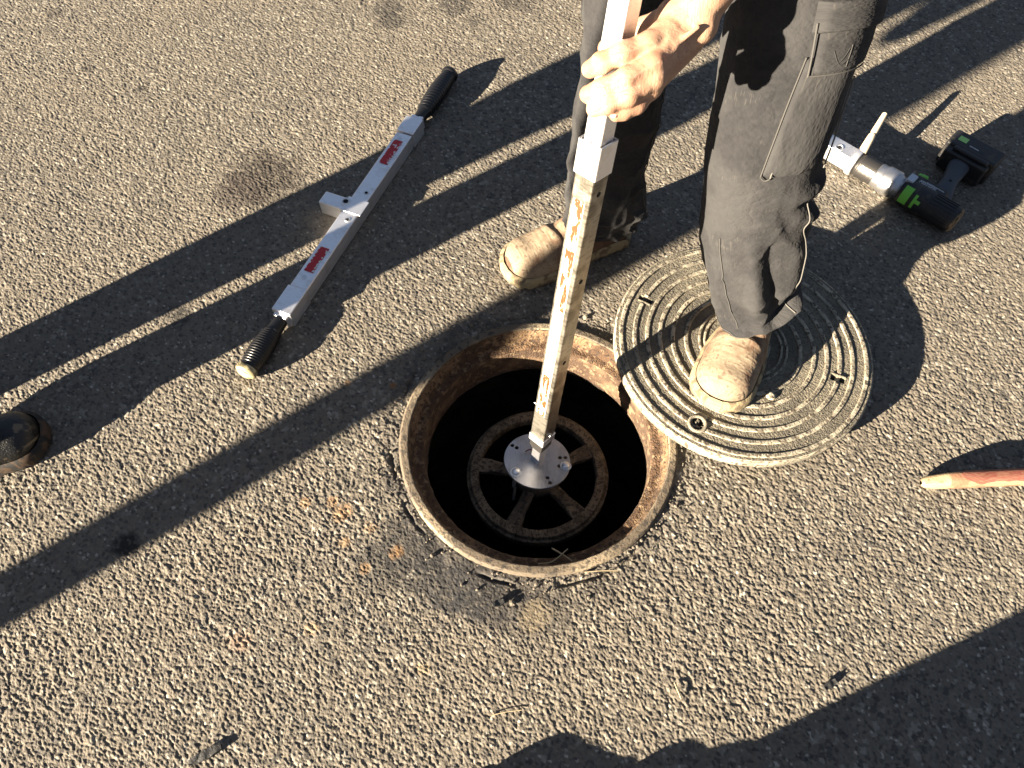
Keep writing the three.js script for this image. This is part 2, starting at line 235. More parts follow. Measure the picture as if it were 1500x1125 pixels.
// ------------------------------------------------------------------ ground
const HOLE = P(788.5, 641, 0.004), R_RIM = 0.267, R_IN = 0.222;
{
  const CELL = 0.0074;
  const spot = (px, py, r, amt, col, asp = 1) => { const p = P(px, py); return { x: p.x, z: p.z, r, amt, col, asp }; };
  const stains = [
    spot(385, 262, 0.1, 0.95, [0.035, 0.028, 0.022]), spot(348, 278, 0.07, 0.8, [0.04, 0.03, 0.025]), spot(570, 12, 0.05, 0.8, [0.03, 0.027, 0.024]), spot(575, 29, 0.05, 0.8, [0.03, 0.027, 0.024]), spot(668, 7, 0.055, 0.8, [0.03, 0.027, 0.024]), spot(695, 30, 0.03, 0.5, [0.03, 0.027, 0.024]), spot(760, 0, 0.06, 0.7, [0.03, 0.027, 0.024]),
    spot(185, 800, 0.028, 0.95, [0.012, 0.011, 0.01]), spot(205, 130, 0.016, 0.95, [0.016, 0.014, 0.012]), spot(80, 18, 0.03, 0.6, [0.03, 0.025, 0.022]), spot(130, 100, 0.02, 0.6, [0.03, 0.025, 0.022]), spot(265, 460, 0.035, 0.8, [0.012, 0.012, 0.012]),
    spot(655, 838, 0.07, 0.92, [0.025, 0.024, 0.025]), spot(692, 862, 0.075, 0.95, [0.022, 0.022, 0.024]), spot(597, 795, 0.07, 0.9, [0.025, 0.024, 0.024]), spot(640, 800, 0.04, 0.8, [0.022, 0.022, 0.024]), spot(555, 828, 0.06, 0.75, [0.03, 0.028, 0.026]), spot(745, 882, 0.065, 0.85, [0.024, 0.022, 0.022]), spot(800, 890, 0.05, 0.6, [0.025, 0.022, 0.02]), spot(880, 865, 0.04, 0.5, [0.03, 0.026, 0.022]), spot(585, 700, 0.045, 0.85, [0.03, 0.028, 0.028]),
    spot(500, 750, 0.02, 0.55, [0.27, 0.15, 0.06]), spot(487, 735, 0.012, 0.55, [0.27, 0.15, 0.06]), spot(582, 808, 0.016, 0.6, [0.27, 0.15, 0.06]), spot(505, 795, 0.012, 0.5, [0.26, 0.15, 0.06]), spot(535, 832, 0.014, 0.45, [0.26, 0.15, 0.06]), spot(543, 772, 0.016, 0.4, [0.26, 0.15, 0.06]), spot(352, 937, 0.022, 0.35, [0.25, 0.14, 0.08]), spot(577, 565, 0.008, 1, [0.25, 0.1, 0.03]), spot(447, 735, 0.012, 0.5, [0.3, 0.17, 0.07]), spot(457, 922, 0.014, 0.45, [0.3, 0.2, 0.09]), spot(1130, 632, 0.03, 0.35, [0.3, 0.2, 0.1]), spot(510, 562, 0.008, 0.7, [0.3, 0.16, 0.06]),
    spot(620, 980, 0.012, 0.5, [0.3, 0.22, 0.1]), spot(782, 900, 0.03, 0.4, [0.3, 0.24, 0.15]),
  ];
  const TAN = [0.156, 0.134, 0.104], GREY = [0.12, 0.108, 0.09], DARK = [0.055, 0.052, 0.049], PALE = [0.26, 0.24, 0.2];
  function sample(x, z) { // height and colour of the road surface: rolled stones in a dark binder
    const wx = x + 0.003 * (noise(x * 160, z * 160, 1) - 0.5), wz = z + 0.003 * (noise(x * 160, z * 160, 2) - 0.5);
    const cx = Math.floor(wx / CELL), cz = Math.floor(wz / CELL);
    let best = -1, id = 0;
    for (let j = -1; j <= 1; j++) for (let i = -1; i <= 1; i++) {
      const a = cx + i, b = cz + j, h1 = hash(a, b, 1);
      const dx = wx / CELL - (a + 0.15 + 0.7 * hash(a, b, 2)), dz = wz / CELL - (b + 0.15 + 0.7 * hash(a, b, 3));
      const th = hash(a, b, 4) * Math.PI, e = 0.65 + 0.7 * hash(a, b, 5), c = Math.cos(th), s = Math.sin(th);
      const u = (dx * c + dz * s) * e, v = (-dx * s + dz * c) / e;
      const size = 0.75 + 0.6 * hash(a, b, 6);
      const d2 = (u * u + v * v) / (size * size), q = (0.2 + 0.9 * h1) - 1.1 * d2 - 1.6 * d2 * d2;
      if (q > best) { best = q; id = a * 7919 + b * 104729; }
    }
    const C2 = 0.0041, fx = Math.floor(wx / C2), fz = Math.floor(wz / C2); let b2 = -1, id2 = 0;
    for (let j = -1; j <= 1; j++) for (let i = -1; i <= 1; i++) {
      const a = fx + i, b = fz + j, dx = wx / C2 - (a + 0.1 + 0.8 * hash(a, b, 12)), dz = wz / C2 - (b + 0.1 + 0.8 * hash(a, b, 13)), d2 = dx * dx + dz * dz, q = 0.2 + 0.9 * hash(a, b, 11) - 1.5 * d2 - d2 * d2;
      if (q > b2) { b2 = q; id2 = hash(a, b, 14); }
    }
    const rough = 0.62 + 0.2 * smooth(-1.6, -0.3, z) + 0.55 * smooth(0.35, 0.7, fbm(x * 5 + 3, z * 5, 9, 3)) * smooth(-1.5, -0.2, z);
    let h = Math.max(-0.3, Math.min(best, 0.84)) * 0.0013 * rough - 0.0012 * rough + 0.0013 * (Math.min(b2, 0.8) - 0.4);
    h += 0.002 * (fbm(x * 9, z * 9, 4, 3) - 0.5) + 0.0008 * (noise(x * 380, z * 380, 8) - 0.5);
    const t = hash(id | 0, 17, 3), patch = smooth(0.35, 0.65, fbm(x * 3.2, z * 3.2, 21, 4));
    let col = t < 0.1 ? DARK : t > 0.92 ? PALE : mix3(GREY, TAN, hash(id | 0, 3, 8));
    col = mix3(col, TAN, 0.25 + 0.35 * patch);
    if (id2 > 0.965 && b2 > 0.25) col = mix3(col, [0.42, 0.39, 0.33], 0.75); else if (id2 < 0.12) col = mix3(col, [0.03, 0.028, 0.026], 0.6);
    const f = 0.74 + 0.4 * noise(x * 300, z * 300, 33); col = [col[0] * f, col[1] * f, col[2] * f];
    const wob = 0.55 + 0.9 * fbm(x * 60, z * 60, 5, 3);
    for (const s of stains) {
      const dx = x - s.x, dz = z - s.z, d2 = dx * dx + dz * dz;
      if (d2 < s.r * s.r * 2.2) { const m = (1 - smooth(0.55, 1.1, Math.sqrt(d2) / (s.r * wob))) * s.amt * (0.55 + 0.45 * smooth(0.3, 0.6, noise(x * 210, z * 210, 6))); col = mix3(col, s.col, m); if (s.col[0] < 0.028 && s.r > 0.03) h = lerp(h, -0.0006 + 0.4 * h, m * 0.8); }
    }
    const rr = Math.hypot(x - HOLE.x, z - HOLE.z); // patched, dirtier strip along the iron frame
    if (rr < 0.36) { const m = (1 - smooth(0.275, 0.335, rr + 0.05 * (fbm(x * 25, z * 25, 3, 3) - 0.5))); col = mix3(col, [0.05, 0.044, 0.038], 0.6 * m * smooth(0.3, 0.6, fbm(x * 45, z * 45, 14, 3))); h -= 0.002 * m * smooth(0.4, 0.7, fbm(x * 30, z * 30, 7, 3)); }
    { const an = Math.atan2(z - HOLE.z, x - HOLE.x), wob2 = 0.006 * (fbm(Math.cos(an) * 6, Math.sin(an) * 6, 2, 3) - 0.5) * 2, g = Math.abs(rr - 0.283 - wob2); if (g < 0.006) h -= 0.006 * (1 - smooth(0.001, 0.0045, g)) * smooth(0.42, 0.56, fbm(Math.cos(an) * 4 + 3, Math.sin(an) * 4, 5, 3)); }
    return [h, col];
  }
  const NU = 1180, NV = 1080, pos = new Float32Array((NU + 1) * (NV + 1) * 3), colr = new Float32Array((NU + 1) * (NV + 1) * 3), uv = new Float32Array((NU + 1) * (NV + 1) * 2);
  const z0 = 0.14, z1 = -2.42, wid = (z) => lerp(1.02, 1.86, (z - z0) / (z1 - z0));
  for (let j = 0; j <= NV; j++) { const t = j / NV, z = lerp(z0, z1, t * (0.72 + 0.28 * t)), w = wid(z);
    for (let i = 0; i <= NU; i++) {
      const o = j * (NU + 1) + i, x = (i / NU * 2 - 1) * w; let X = x, Z = z;
      const [h, c] = sample(X, Z); let Y = h;
      const edge = Math.min(1, i / 12, (NU - i) / 12, j / 12, (NV - j) / 12); Y = lerp(-0.003, Y, edge);
      const d = Math.hypot(X - HOLE.x, Z - HOLE.z); if (d < 0.262) Y = Math.min(Y, -0.004);
      pos.set([X, Y, Z], o * 3); colr.set(c, o * 3); uv.set([X, Z], o * 2);
    } }
  const idx = []; const inside = (o) => Math.hypot(pos[o * 3] - HOLE.x, pos[o * 3 + 2] - HOLE.z) < 0.256;
  for (let j = 0; j < NV; j++) for (let i = 0; i < NU; i++) { const a = j * (NU + 1) + i, b = a + 1, c = a + NU + 1, d = c + 1; if (inside(a) && inside(b) && inside(c) && inside(d)) continue; idx.push(a, b, c, b, d, c); }
  // the road goes on, flat, to the horizon
  const FAR = 160, base = (NU + 1) * (NV + 1), ring = [[-wid(z0), z0], [wid(z0), z0], [wid(z1), z1], [-wid(z1), z1]], out = [[-FAR, FAR], [FAR, FAR], [FAR, -FAR], [-FAR, -FAR]];
  const P2 = new Float32Array(pos.length + 24), C2 = new Float32Array(pos.length + 24), U2 = new Float32Array(uv.length + 16);
  P2.set(pos); C2.set(colr); U2.set(uv);
  [...ring, ...out].forEach(([x, z], k) => { P2.set([x, -0.003, z], (base + k) * 3); C2.set([0.1, 0.085, 0.064], (base + k) * 3); U2.set([x, z], (base + k) * 2); });
  for (let k = 0; k < 4; k++) { const a = base + k, b = base + (k + 1) % 4, c = a + 4, d = b + 4; idx.push(a, c, b, b, c, d); }
  const g = new THREE.BufferGeometry();
  g.setAttribute('position', new THREE.BufferAttribute(P2, 3)); g.setAttribute('color', new THREE.BufferAttribute(C2, 3)); g.setAttribute('uv', new THREE.BufferAttribute(U2, 2));
  g.setIndex(new THREE.BufferAttribute(new Uint32Array(idx), 1)); g.computeVertexNormals();
  const m = part('ground', g, M.ground, scene); m.userData.kind = 'structure'; m.userData.label = 'coarse sunlit asphalt around the open manhole';
}

// ------------------------------------------------------------------ manhole: frame, shaft
function ringSurf(profile, nT, sub, amp, freq, sd) { // a turned profile with rough cast and flaking relief
  const pts = []; for (let k = 0; k < profile.length - 1; k++) for (let s = 0; s < sub; s++) pts.push([lerp(profile[k][0], profile[k + 1][0], s / sub), lerp(profile[k][1], profile[k + 1][1], s / sub)]);
  pts.push(profile[profile.length - 1]);
  let len = [0]; for (let k = 1; k < pts.length; k++) len.push(len[k - 1] + Math.hypot(pts[k][0] - pts[k - 1][0], pts[k][1] - pts[k - 1][1]));
  const L = len[len.length - 1];
  const g = grid((u, v) => { const f = v * (pts.length - 1), k = Math.round(f), [r, y] = pts[k], th = u * Math.PI * 2, c = Math.cos(th), s = Math.sin(th);
    const n = fbm(c * freq * r, s * freq * r, y * freq + sd, 4) - 0.5, n2 = Math.max(0, fbm(c * freq * 0.4 * r, s * freq * 0.4 * r, y * freq * 0.4 + sd + 5, 3) - 0.58) * 2;
    const e = amp * (n * 2 + n2); return V(c * (r - e), y + e * 0.6, s * (r - e)); }, nT, pts.length - 1, true);
  const uv = g.attributes.uv, p = g.attributes.position; for (let i = 0; i < uv.count; i++) uv.setXY(i, Math.round(uv.getX(i) * nT) / nT * 2 * Math.PI * 0.25, len[Math.round(uv.getY(i) * (pts.length - 1))]);
  return g;
}
{
  const fr = thing('manhole_surround', 'round rusty iron frame of the open manhole, set in the asphalt', 'manhole frame', HOLE.clone().setY(0));
  part('rim', ringSurf([[0.269, -0.03], [0.268, 0.002], [0.264, 0.0065], [0.2515, 0.007], [0.2495, 0.004]], 420, 5, 0.0009, 55, 3), M.iron, fr);
  part('seat', ringSurf([[0.2494, 0.0028], [0.248, -0.012], [0.244, -0.016], [0.2437, -0.026], [0.2405, -0.031], [0.2285, -0.033], [0.2245, -0.036]], 480, 6, 0.0018, 60, 11), M.rust, fr);
  part('inner_wall', ringSurf([[0.2244, -0.0362], [0.2225, -0.042], [0.2225, -0.07], [0.224, -0.1], [0.2265, -0.116]], 480, 9, 0.0017, 55, 21), M.dirtyIron, fr, 'dusty rusty inner wall below the seat of the frame');
  const sh = part('shaft', ringSurf([[0.2265, -0.116], [0.34, -0.128], [0.47, -0.4], [0.5, -2.9]], 160, 10, 0.006, 22, 4), M.shaft, scene); sh.position.copy(HOLE).setY(0); sh.userData.kind = 'structure';
  const wa = part('water', at(new THREE.CircleGeometry(0.52, 48), 0, -2.8, 0, -Math.PI / 2), M.water, scene); wa.position.copy(HOLE).setY(0); wa.userData.kind = 'structure';
}

// ------------------------------------------------------------------ manhole cover, lying beside the hole
const COVER_TOP = 0.058, COVER = P(1087.5, 504, COVER_TOP), R_COV = 0.2555;
{
  const cv = thing('manhole_cover', 'round cast iron manhole cover with concentric raised rings, a boot standing on it', 'manhole cover', V(COVER.x, 0, COVER.z));
  const polar = (px, py) => { const p = P(px, py, COVER_TOP); return [Math.hypot(p.x - COVER.x, p.z - COVER.z), Math.atan2(p.z - COVER.z, p.x - COVER.x)]; };
  const slots = [polar(944, 441), polar(1228, 553)], pick = P(1020, 622, COVER_TOP), nub = P(1128, 580, COVER_TOP);
  const T = 0.043, yb = COVER_TOP - T;
  const cut = (x, z) => { let h = 0; const r = Math.hypot(x, z), th = Math.atan2(z, x);
    for (const [sr, st] of slots) { let d = th - st; if (d > Math.PI) d -= 2 * Math.PI; if (d < -Math.PI) d += 2 * Math.PI; if (Math.abs(d) * r < 0.0055 && Math.abs(r - sr) < 0.013) h = -0.014; }
    const dp = Math.hypot(x + COVER.x - pick.x, z + COVER.z - pick.z); if (dp < 0.0125) h = -0.012 + 0.014 * smooth(0.45, 0.7, noise(x * 300, z * 300, 4)); return h; };
  const nr = 230, nt = 760;
  const top = grid((u, v) => { const r = Math.max(0.0005, v * (R_COV - 0.004)), th = u * 2 * Math.PI, x = r * Math.cos(th), z = r * Math.sin(th);
    return V(x, COVER_TOP - 0.001 + cut(x, z) + 0.0009 * (fbm(x * 260, z * 260, 2, 2) - 0.5) + 0.0007 * (fbm(x * 40, z * 40, 7, 2) - 0.5), z); }, nt, nr, true);
  planarUV(top); { const p = top.attributes.position, q = top.attributes.uv; for (let i = 0; i < p.count; i++) q.setXY(i, p.getX(i), p.getZ(i)); }
  const side = grid((u, v) => { const th = u * 2 * Math.PI, k = v * 6, pr = [[R_COV - 0.0042, COVER_TOP - 0.0008], [R_COV - 0.001, COVER_TOP - 0.002], [R_COV, COVER_TOP - 0.006], [R_COV - 0.001, COVER_TOP - 0.023], [R_COV - 0.018, COVER_TOP - 0.027], [R_COV - 0.02, yb], [0.02, yb]], [r, y] = pr[Math.round(k)];
    const e = 0.0009 * (fbm(Math.cos(th) * 30, Math.sin(th) * 30, y * 60, 3) - 0.5); return V((r + e) * Math.cos(th), y, (r + e) * Math.sin(th)); }, 360, 6, true, [1.6, 0.05]);
  part('plate', top, M.cover, cv); part('edge', side, M.rib, cv);
  for (const f of [0.945, 0.84, 0.742, 0.645, 0.545, 0.44, 0.337, 0.296, 0.2, 0.15, 0.09]) {
    const r0 = f * R_COV, w = f < 0.4 ? 0.0028 : 0.0046, hgt = 0.0016;
    part('raised_ring', grid((u, v) => { const th = u * 2 * Math.PI, q = [[w, -0.003], [w * 0.9, hgt * 0.55], [w * 0.55, hgt], [-w * 0.55, hgt], [-w * 0.9, hgt * 0.55], [-w, -0.003]][Math.round(v * 5)];
      const wear = 0.0009 * smooth(0.6, 0.72, fbm(Math.cos(th) * r0 * 60, Math.sin(th) * r0 * 60, r0 * 90, 3)), e = 0.0011 * (fbm(Math.cos(th) * r0 * 120, Math.sin(th) * r0 * 120, 5 + r0 * 40, 2) - 0.5);
      let cutd = 0; for (const [sr, st] of slots) if (Math.abs(r0 - sr) < 0.014) { let d = Math.atan2(Math.sin(th - st), Math.cos(th - st)); if (Math.abs(d) * r0 < 0.0065) cutd = 0.006; }
      const dp = Math.hypot(r0 * Math.cos(th) + COVER.x - pick.x, r0 * Math.sin(th) + COVER.z - pick.z); if (dp < 0.0175) cutd = 0.007;
      const r = r0 + q[0] + e; return V(r * Math.cos(th), COVER_TOP + q[1] - (q[1] > 0 ? wear : 0) - cutd, r * Math.sin(th)); }, Math.max(90, Math.round(420 * f)), 5, true, [f * 1.6, 0.02]), M.rib, cv);
  }
  part('pick_hole_collar', at(new THREE.TorusGeometry(0.0155, 0.0034, 8, 40), pick.x - COVER.x, COVER_TOP + 0.0012, pick.z - COVER.z, Math.PI / 2), M.rib, cv);
  const lump = new THREE.IcosahedronGeometry(0.009, 3); { const p = lump.attributes.position; for (let i = 0; i < p.count; i++) { const v = V(p.getX(i), p.getY(i), p.getZ(i)); v.multiplyScalar(1 + 0.35 * (noise(v.x * 300 + 9, v.y * 300, v.z * 300) - 0.5)); p.setXYZ(i, v.x, v.y * 0.6, v.z); } lump.computeVertexNormals(); }
  part('casting_lump', at(planarUV(lump), nub.x - COVER.x, COVER_TOP + 0.0015, nub.z - COVER.z), M.rib, cv);
  for (const [sr, st] of slots) part('keyhole_lip', at(rbox(0.027, 0.004, 0.003, 0.001), sr * Math.cos(st) + 0.007 * Math.sin(st), COVER_TOP + 0.0005, sr * Math.sin(st) - 0.007 * Math.cos(st), 0, -st), M.cover, cv);
  cv.rotation.z = -0.022;
}

// ------------------------------------------------------------------ square pole with its flange plate
const PL = P(787, 674, -0.078), TILT = V(0.086, 1, -0.196).normalize();
const poleAt = (s) => PL.clone().addScaledVector(TILT, s);
const sAt = (py) => { let a = 0, b = 1.3; for (let k = 0; k < 40; k++) { const m = (a + b) / 2; if (pyOf(poleAt(m)) > py) a = m; else b = m; } return a; };
const poleDepth = (py) => depthOf(poleAt(sAt(py)));
{
  const po = thing('square_pole', 'worn square metal pole with orange print, held upright in the manhole by the worker', 'pole', PL);
  po.quaternion.setFromUnitVectors(V(0, 1, 0), TILT);
  const PHI = -43 * Math.PI / 180, turn = (g) => { g.applyMatrix4(new THREE.Matrix4().makeRotationY(PHI)); return g; };
  const holeTube = (side, s0, s1, wall = 0.002) => { // hollow square tube
    const r = 0.0025, sh = new THREE.Shape(), a = side / 2; sh.moveTo(-a + r, -a); sh.lineTo(a - r, -a); sh.quadraticCurveTo(a, -a, a, -a + r); sh.lineTo(a, a - r); sh.quadraticCurveTo(a, a, a - r, a); sh.lineTo(-a + r, a); sh.quadraticCurveTo(-a, a, -a, a - r); sh.lineTo(-a, -a + r); sh.quadraticCurveTo(-a, -a, -a + r, -a);
    const b = a - wall, ho = new THREE.Path(); ho.moveTo(-b, -b); ho.lineTo(-b, b); ho.lineTo(b, b); ho.lineTo(b, -b); ho.closePath(); sh.holes.push(ho);
    const g = new THREE.ExtrudeGeometry(sh, { depth: s1 - s0, bevelEnabled: true, bevelSize: 0.0004, bevelThickness: 0.0004, bevelSegments: 1, curveSegments: 4 });
    g.rotateX(-Math.PI / 2); g.translate(0, s0, 0); return turn(planarUV(g)); };
  const sLow = sAt(640), sCol1 = sAt(251), sCol2 = sAt(203), OUT = 0.0325, INN = 0.0275, COL = 0.0375;
  part('outer_tube', holeTube(OUT, sLow, sCol2 - 0.004), M.oldAlu, po);
  part('collar', holeTube(COL, sCol1, sCol2, 0.0024), M.alu, po);
  part('lower_collar', holeTube(0.036, sLow - 0.002, sLow + 0.014, 0.002), M.alu, po);
  part('bushing', [turn(at(rbox(0.031, 0.024, 0.031, 0.002), 0, sLow - 0.012, 0)), turn(at(rbox(0.026, 0.01, 0.026, 0.002), 0, sLow - 0.027, 0))], M.darkSteel, po);
  part('drive_stem', turn(at(rbox(0.0205, sLow - 0.01, 0.0205, 0.0015), 0, (sLow - 0.01) / 2, 0)), M.steel, po);
  const topS = 1.36; part('inner_tube', holeTube(INN, sAt(230), topS), M.alu, po);
  // raised bead along the middle of the inner tube's face
  part('bead', turn(at(rbox(0.0016, topS - sAt(225), 0.0012, 0.0005), -0.001, (topS + sAt(225)) / 2, INN / 2 + 0.0003)), M.oldAlu, po);
  const label = (s0, s1, sd, fillTop) => canvasMat(96, 1024, (c, w, h) => {
    c.fillStyle = '#bcb8ae'; c.fillRect(0, 0, w, h);
    for (let j = 0; j < h; j += 4) for (let i = 8; i < w - 10; i += 4) { const t = j / h, n = fbm(i / 22, j / 34, sd, 4); if (fillTop(t, i / w) && n > 0.445) { c.fillStyle = n > 0.52 ? '#54300c' : '#6d431d'; c.fillRect(i, j, 4, 4); } }
    for (let k = 0; k < 260; k++) { c.fillStyle = rnd() < 0.5 ? '#bdb8ac' : '#7d7668'; c.fillRect(rnd() * w, rnd() * h, 1 + rnd() * 3, 2 + rnd() * 10); } }, { roughness: 0.5 });
  const strip = (y0, y1, sd, f) => { const a = sAt(y0), b = sAt(y1), g = new THREE.BoxGeometry(0.0205, b - a, 0.0006); turn(at(g, -0.0012, (a + b) / 2, OUT / 2 + 0.0008)); return part('label_strip', g, label(a, b, sd, f), po, 'long pale label with worn orange print'); };
  strip(600, 287, 5, (t, u) => (t < 0.34 && u > 0.1) || (t >= 0.34 && t < 0.44 && u > 0.45) || (t > 0.77 && t < 0.95) || t > 0.965);
  for (const y of [524, 405, 277]) part('pin_hole', turn(at(cyl(0.0042, 0.0042, 0.0012, 20), OUT / 2 + 0.0002, sAt(y), 0, 0, 0, Math.PI / 2)), M.hole, po);
  part('set_screw', turn(at(cyl(0.004, 0.004, 0.004, 20), 0.018, sLow + 0.022, 0, 0, 0, Math.PI / 2)), M.zinc, po);
  part('split_pin', turn(at(cyl(0.0012, 0.0012, 0.014, 10), -OUT / 2 - 0.004, sAt(600), 0.004, 0, 0, Math.PI / 2)), M.zinc, po);
  // flange
  const Rp = 0.0668, sh = new THREE.Shape(); sh.absarc(0, 0, Rp, 0, Math.PI * 2);
  for (const [x, y] of [[-192, -109], [-157, -92], [178, -27], [220, -30], [168, 38], [73, 131], [90, 167], [-137, 86]]) { const ho = new THREE.Path(); ho.absarc(x / 255 * Rp, -y / 212 * Rp, 0.0044, 0, Math.PI * 2, true); sh.holes.push(ho); }
  const fg = new THREE.ExtrudeGeometry(sh, { depth: 0.005, bevelEnabled: true, bevelSize: 0.0004, bevelThickness: 0.0004, bevelSegments: 1, curveSegments: 48 }); fg.rotateX(-Math.PI / 2); fg.translate(0, -0.0055, 0);
  const fl = part('flange_plate', planarUV(fg), M.steel, po);
  for (const [x, y] of [[218, 38], [-167, 101]]) { const bx = x / 255 * Rp, bz = y / 212 * Rp;
    part('bolt', [at(cyl(0.0082, 0.0088, 0.005, 6), bx, 0.0025, bz), at(lathe([[0.0001, 0.0085], [0.003, 0.0082], [0.006, 0.007], [0.0078, 0.005], [0.0078, 0.004]], 24), bx, 0, bz), at(cyl(0.0115, 0.0115, 0.0016, 28), bx, 0.0008, bz), at(cyl(0.004, 0.004, 0.05, 12), bx, -0.025, bz)], M.zinc, fl); }
  const ru = P(772, 652, -0.078); // a crooked rusty wire lying on the plate
  part('rusty_wire', tube([V(-0.012, 0.003, -0.024), V(-0.002, 0.007, -0.0265), V(0.006, 0.004, -0.022), V(0.014, 0.006, -0.021), V(0.02, 0.012, -0.012)].map((p) => p.clone().add(V(-0.012, 0, 0.006))), 0.0013, 30, 6), std({ roughness: 0.9, color: lin(0.16, 0.05, 0.025) }), po);
}

// ------------------------------------------------------------------ spoked wheel in the hole
{
  const W = P(787.5, 692, -0.135), w = thing('spoked_wheel', 'dirty cast iron wheel with spokes, deep in the manhole below the round plate', 'wheel', W);
  const z = depthOf(W), Ro = 104.5 * z / FP;
  part('wheel_rim', ringSurf([[Ro - 0.027, -0.02], [Ro - 0.026, -0.002], [Ro - 0.024, 0], [Ro - 0.009, 0], [Ro - 0.007, -0.003], [Ro - 0.006, -0.008], [Ro, -0.01], [Ro, -0.03]], 300, 4, 0.0011, 34, 9), M.wheel, w);
  for (const [px, py] of [[712, 680], [872, 655], [757, 757], [842, 745], [806, 612]]) {
    const p = P(px, py, -0.135).sub(W), a = Math.atan2(p.z, p.x), L = Ro - 0.045, wd = 0.0145;
    const g = new THREE.BoxGeometry(L, 0.014, wd * 2, 30, 3, 8); g.translate(0.02 + L / 2, -0.009, 0);
    const q = g.attributes.position; for (let i = 0; i < q.count; i++) { const x = q.getX(i), y = q.getY(i), zz = q.getZ(i), e = 0.004 * (fbm(x * 70 + a * 9, zz * 70, y * 70, 3) - 0.5), fl = 1 + 0.35 * smooth(L * 0.75, L + 0.02, x); q.setXYZ(i, x, y + e - (Math.abs(zz) > wd * 0.8 ? 0.002 : 0), zz * (0.82 * fl) + e); }
    g.rotateY(-a); g.computeVertexNormals(); part('spoke', planarUV(g), M.wheel, w);
  }
  part('hub', lathe([[0.001, 0.004], [0.04, 0.004], [0.046, 0], [0.048, -0.02], [0.03, -0.03], [0.001, -0.03]], 40), M.wheel, w);
  part('hanging_clip', tube([V(-0.047, 0.03, 0.045), V(-0.049, 0.0, 0.049), V(-0.05, -0.025, 0.05)], 0.003, 12, 8), M.zinc, w);
}

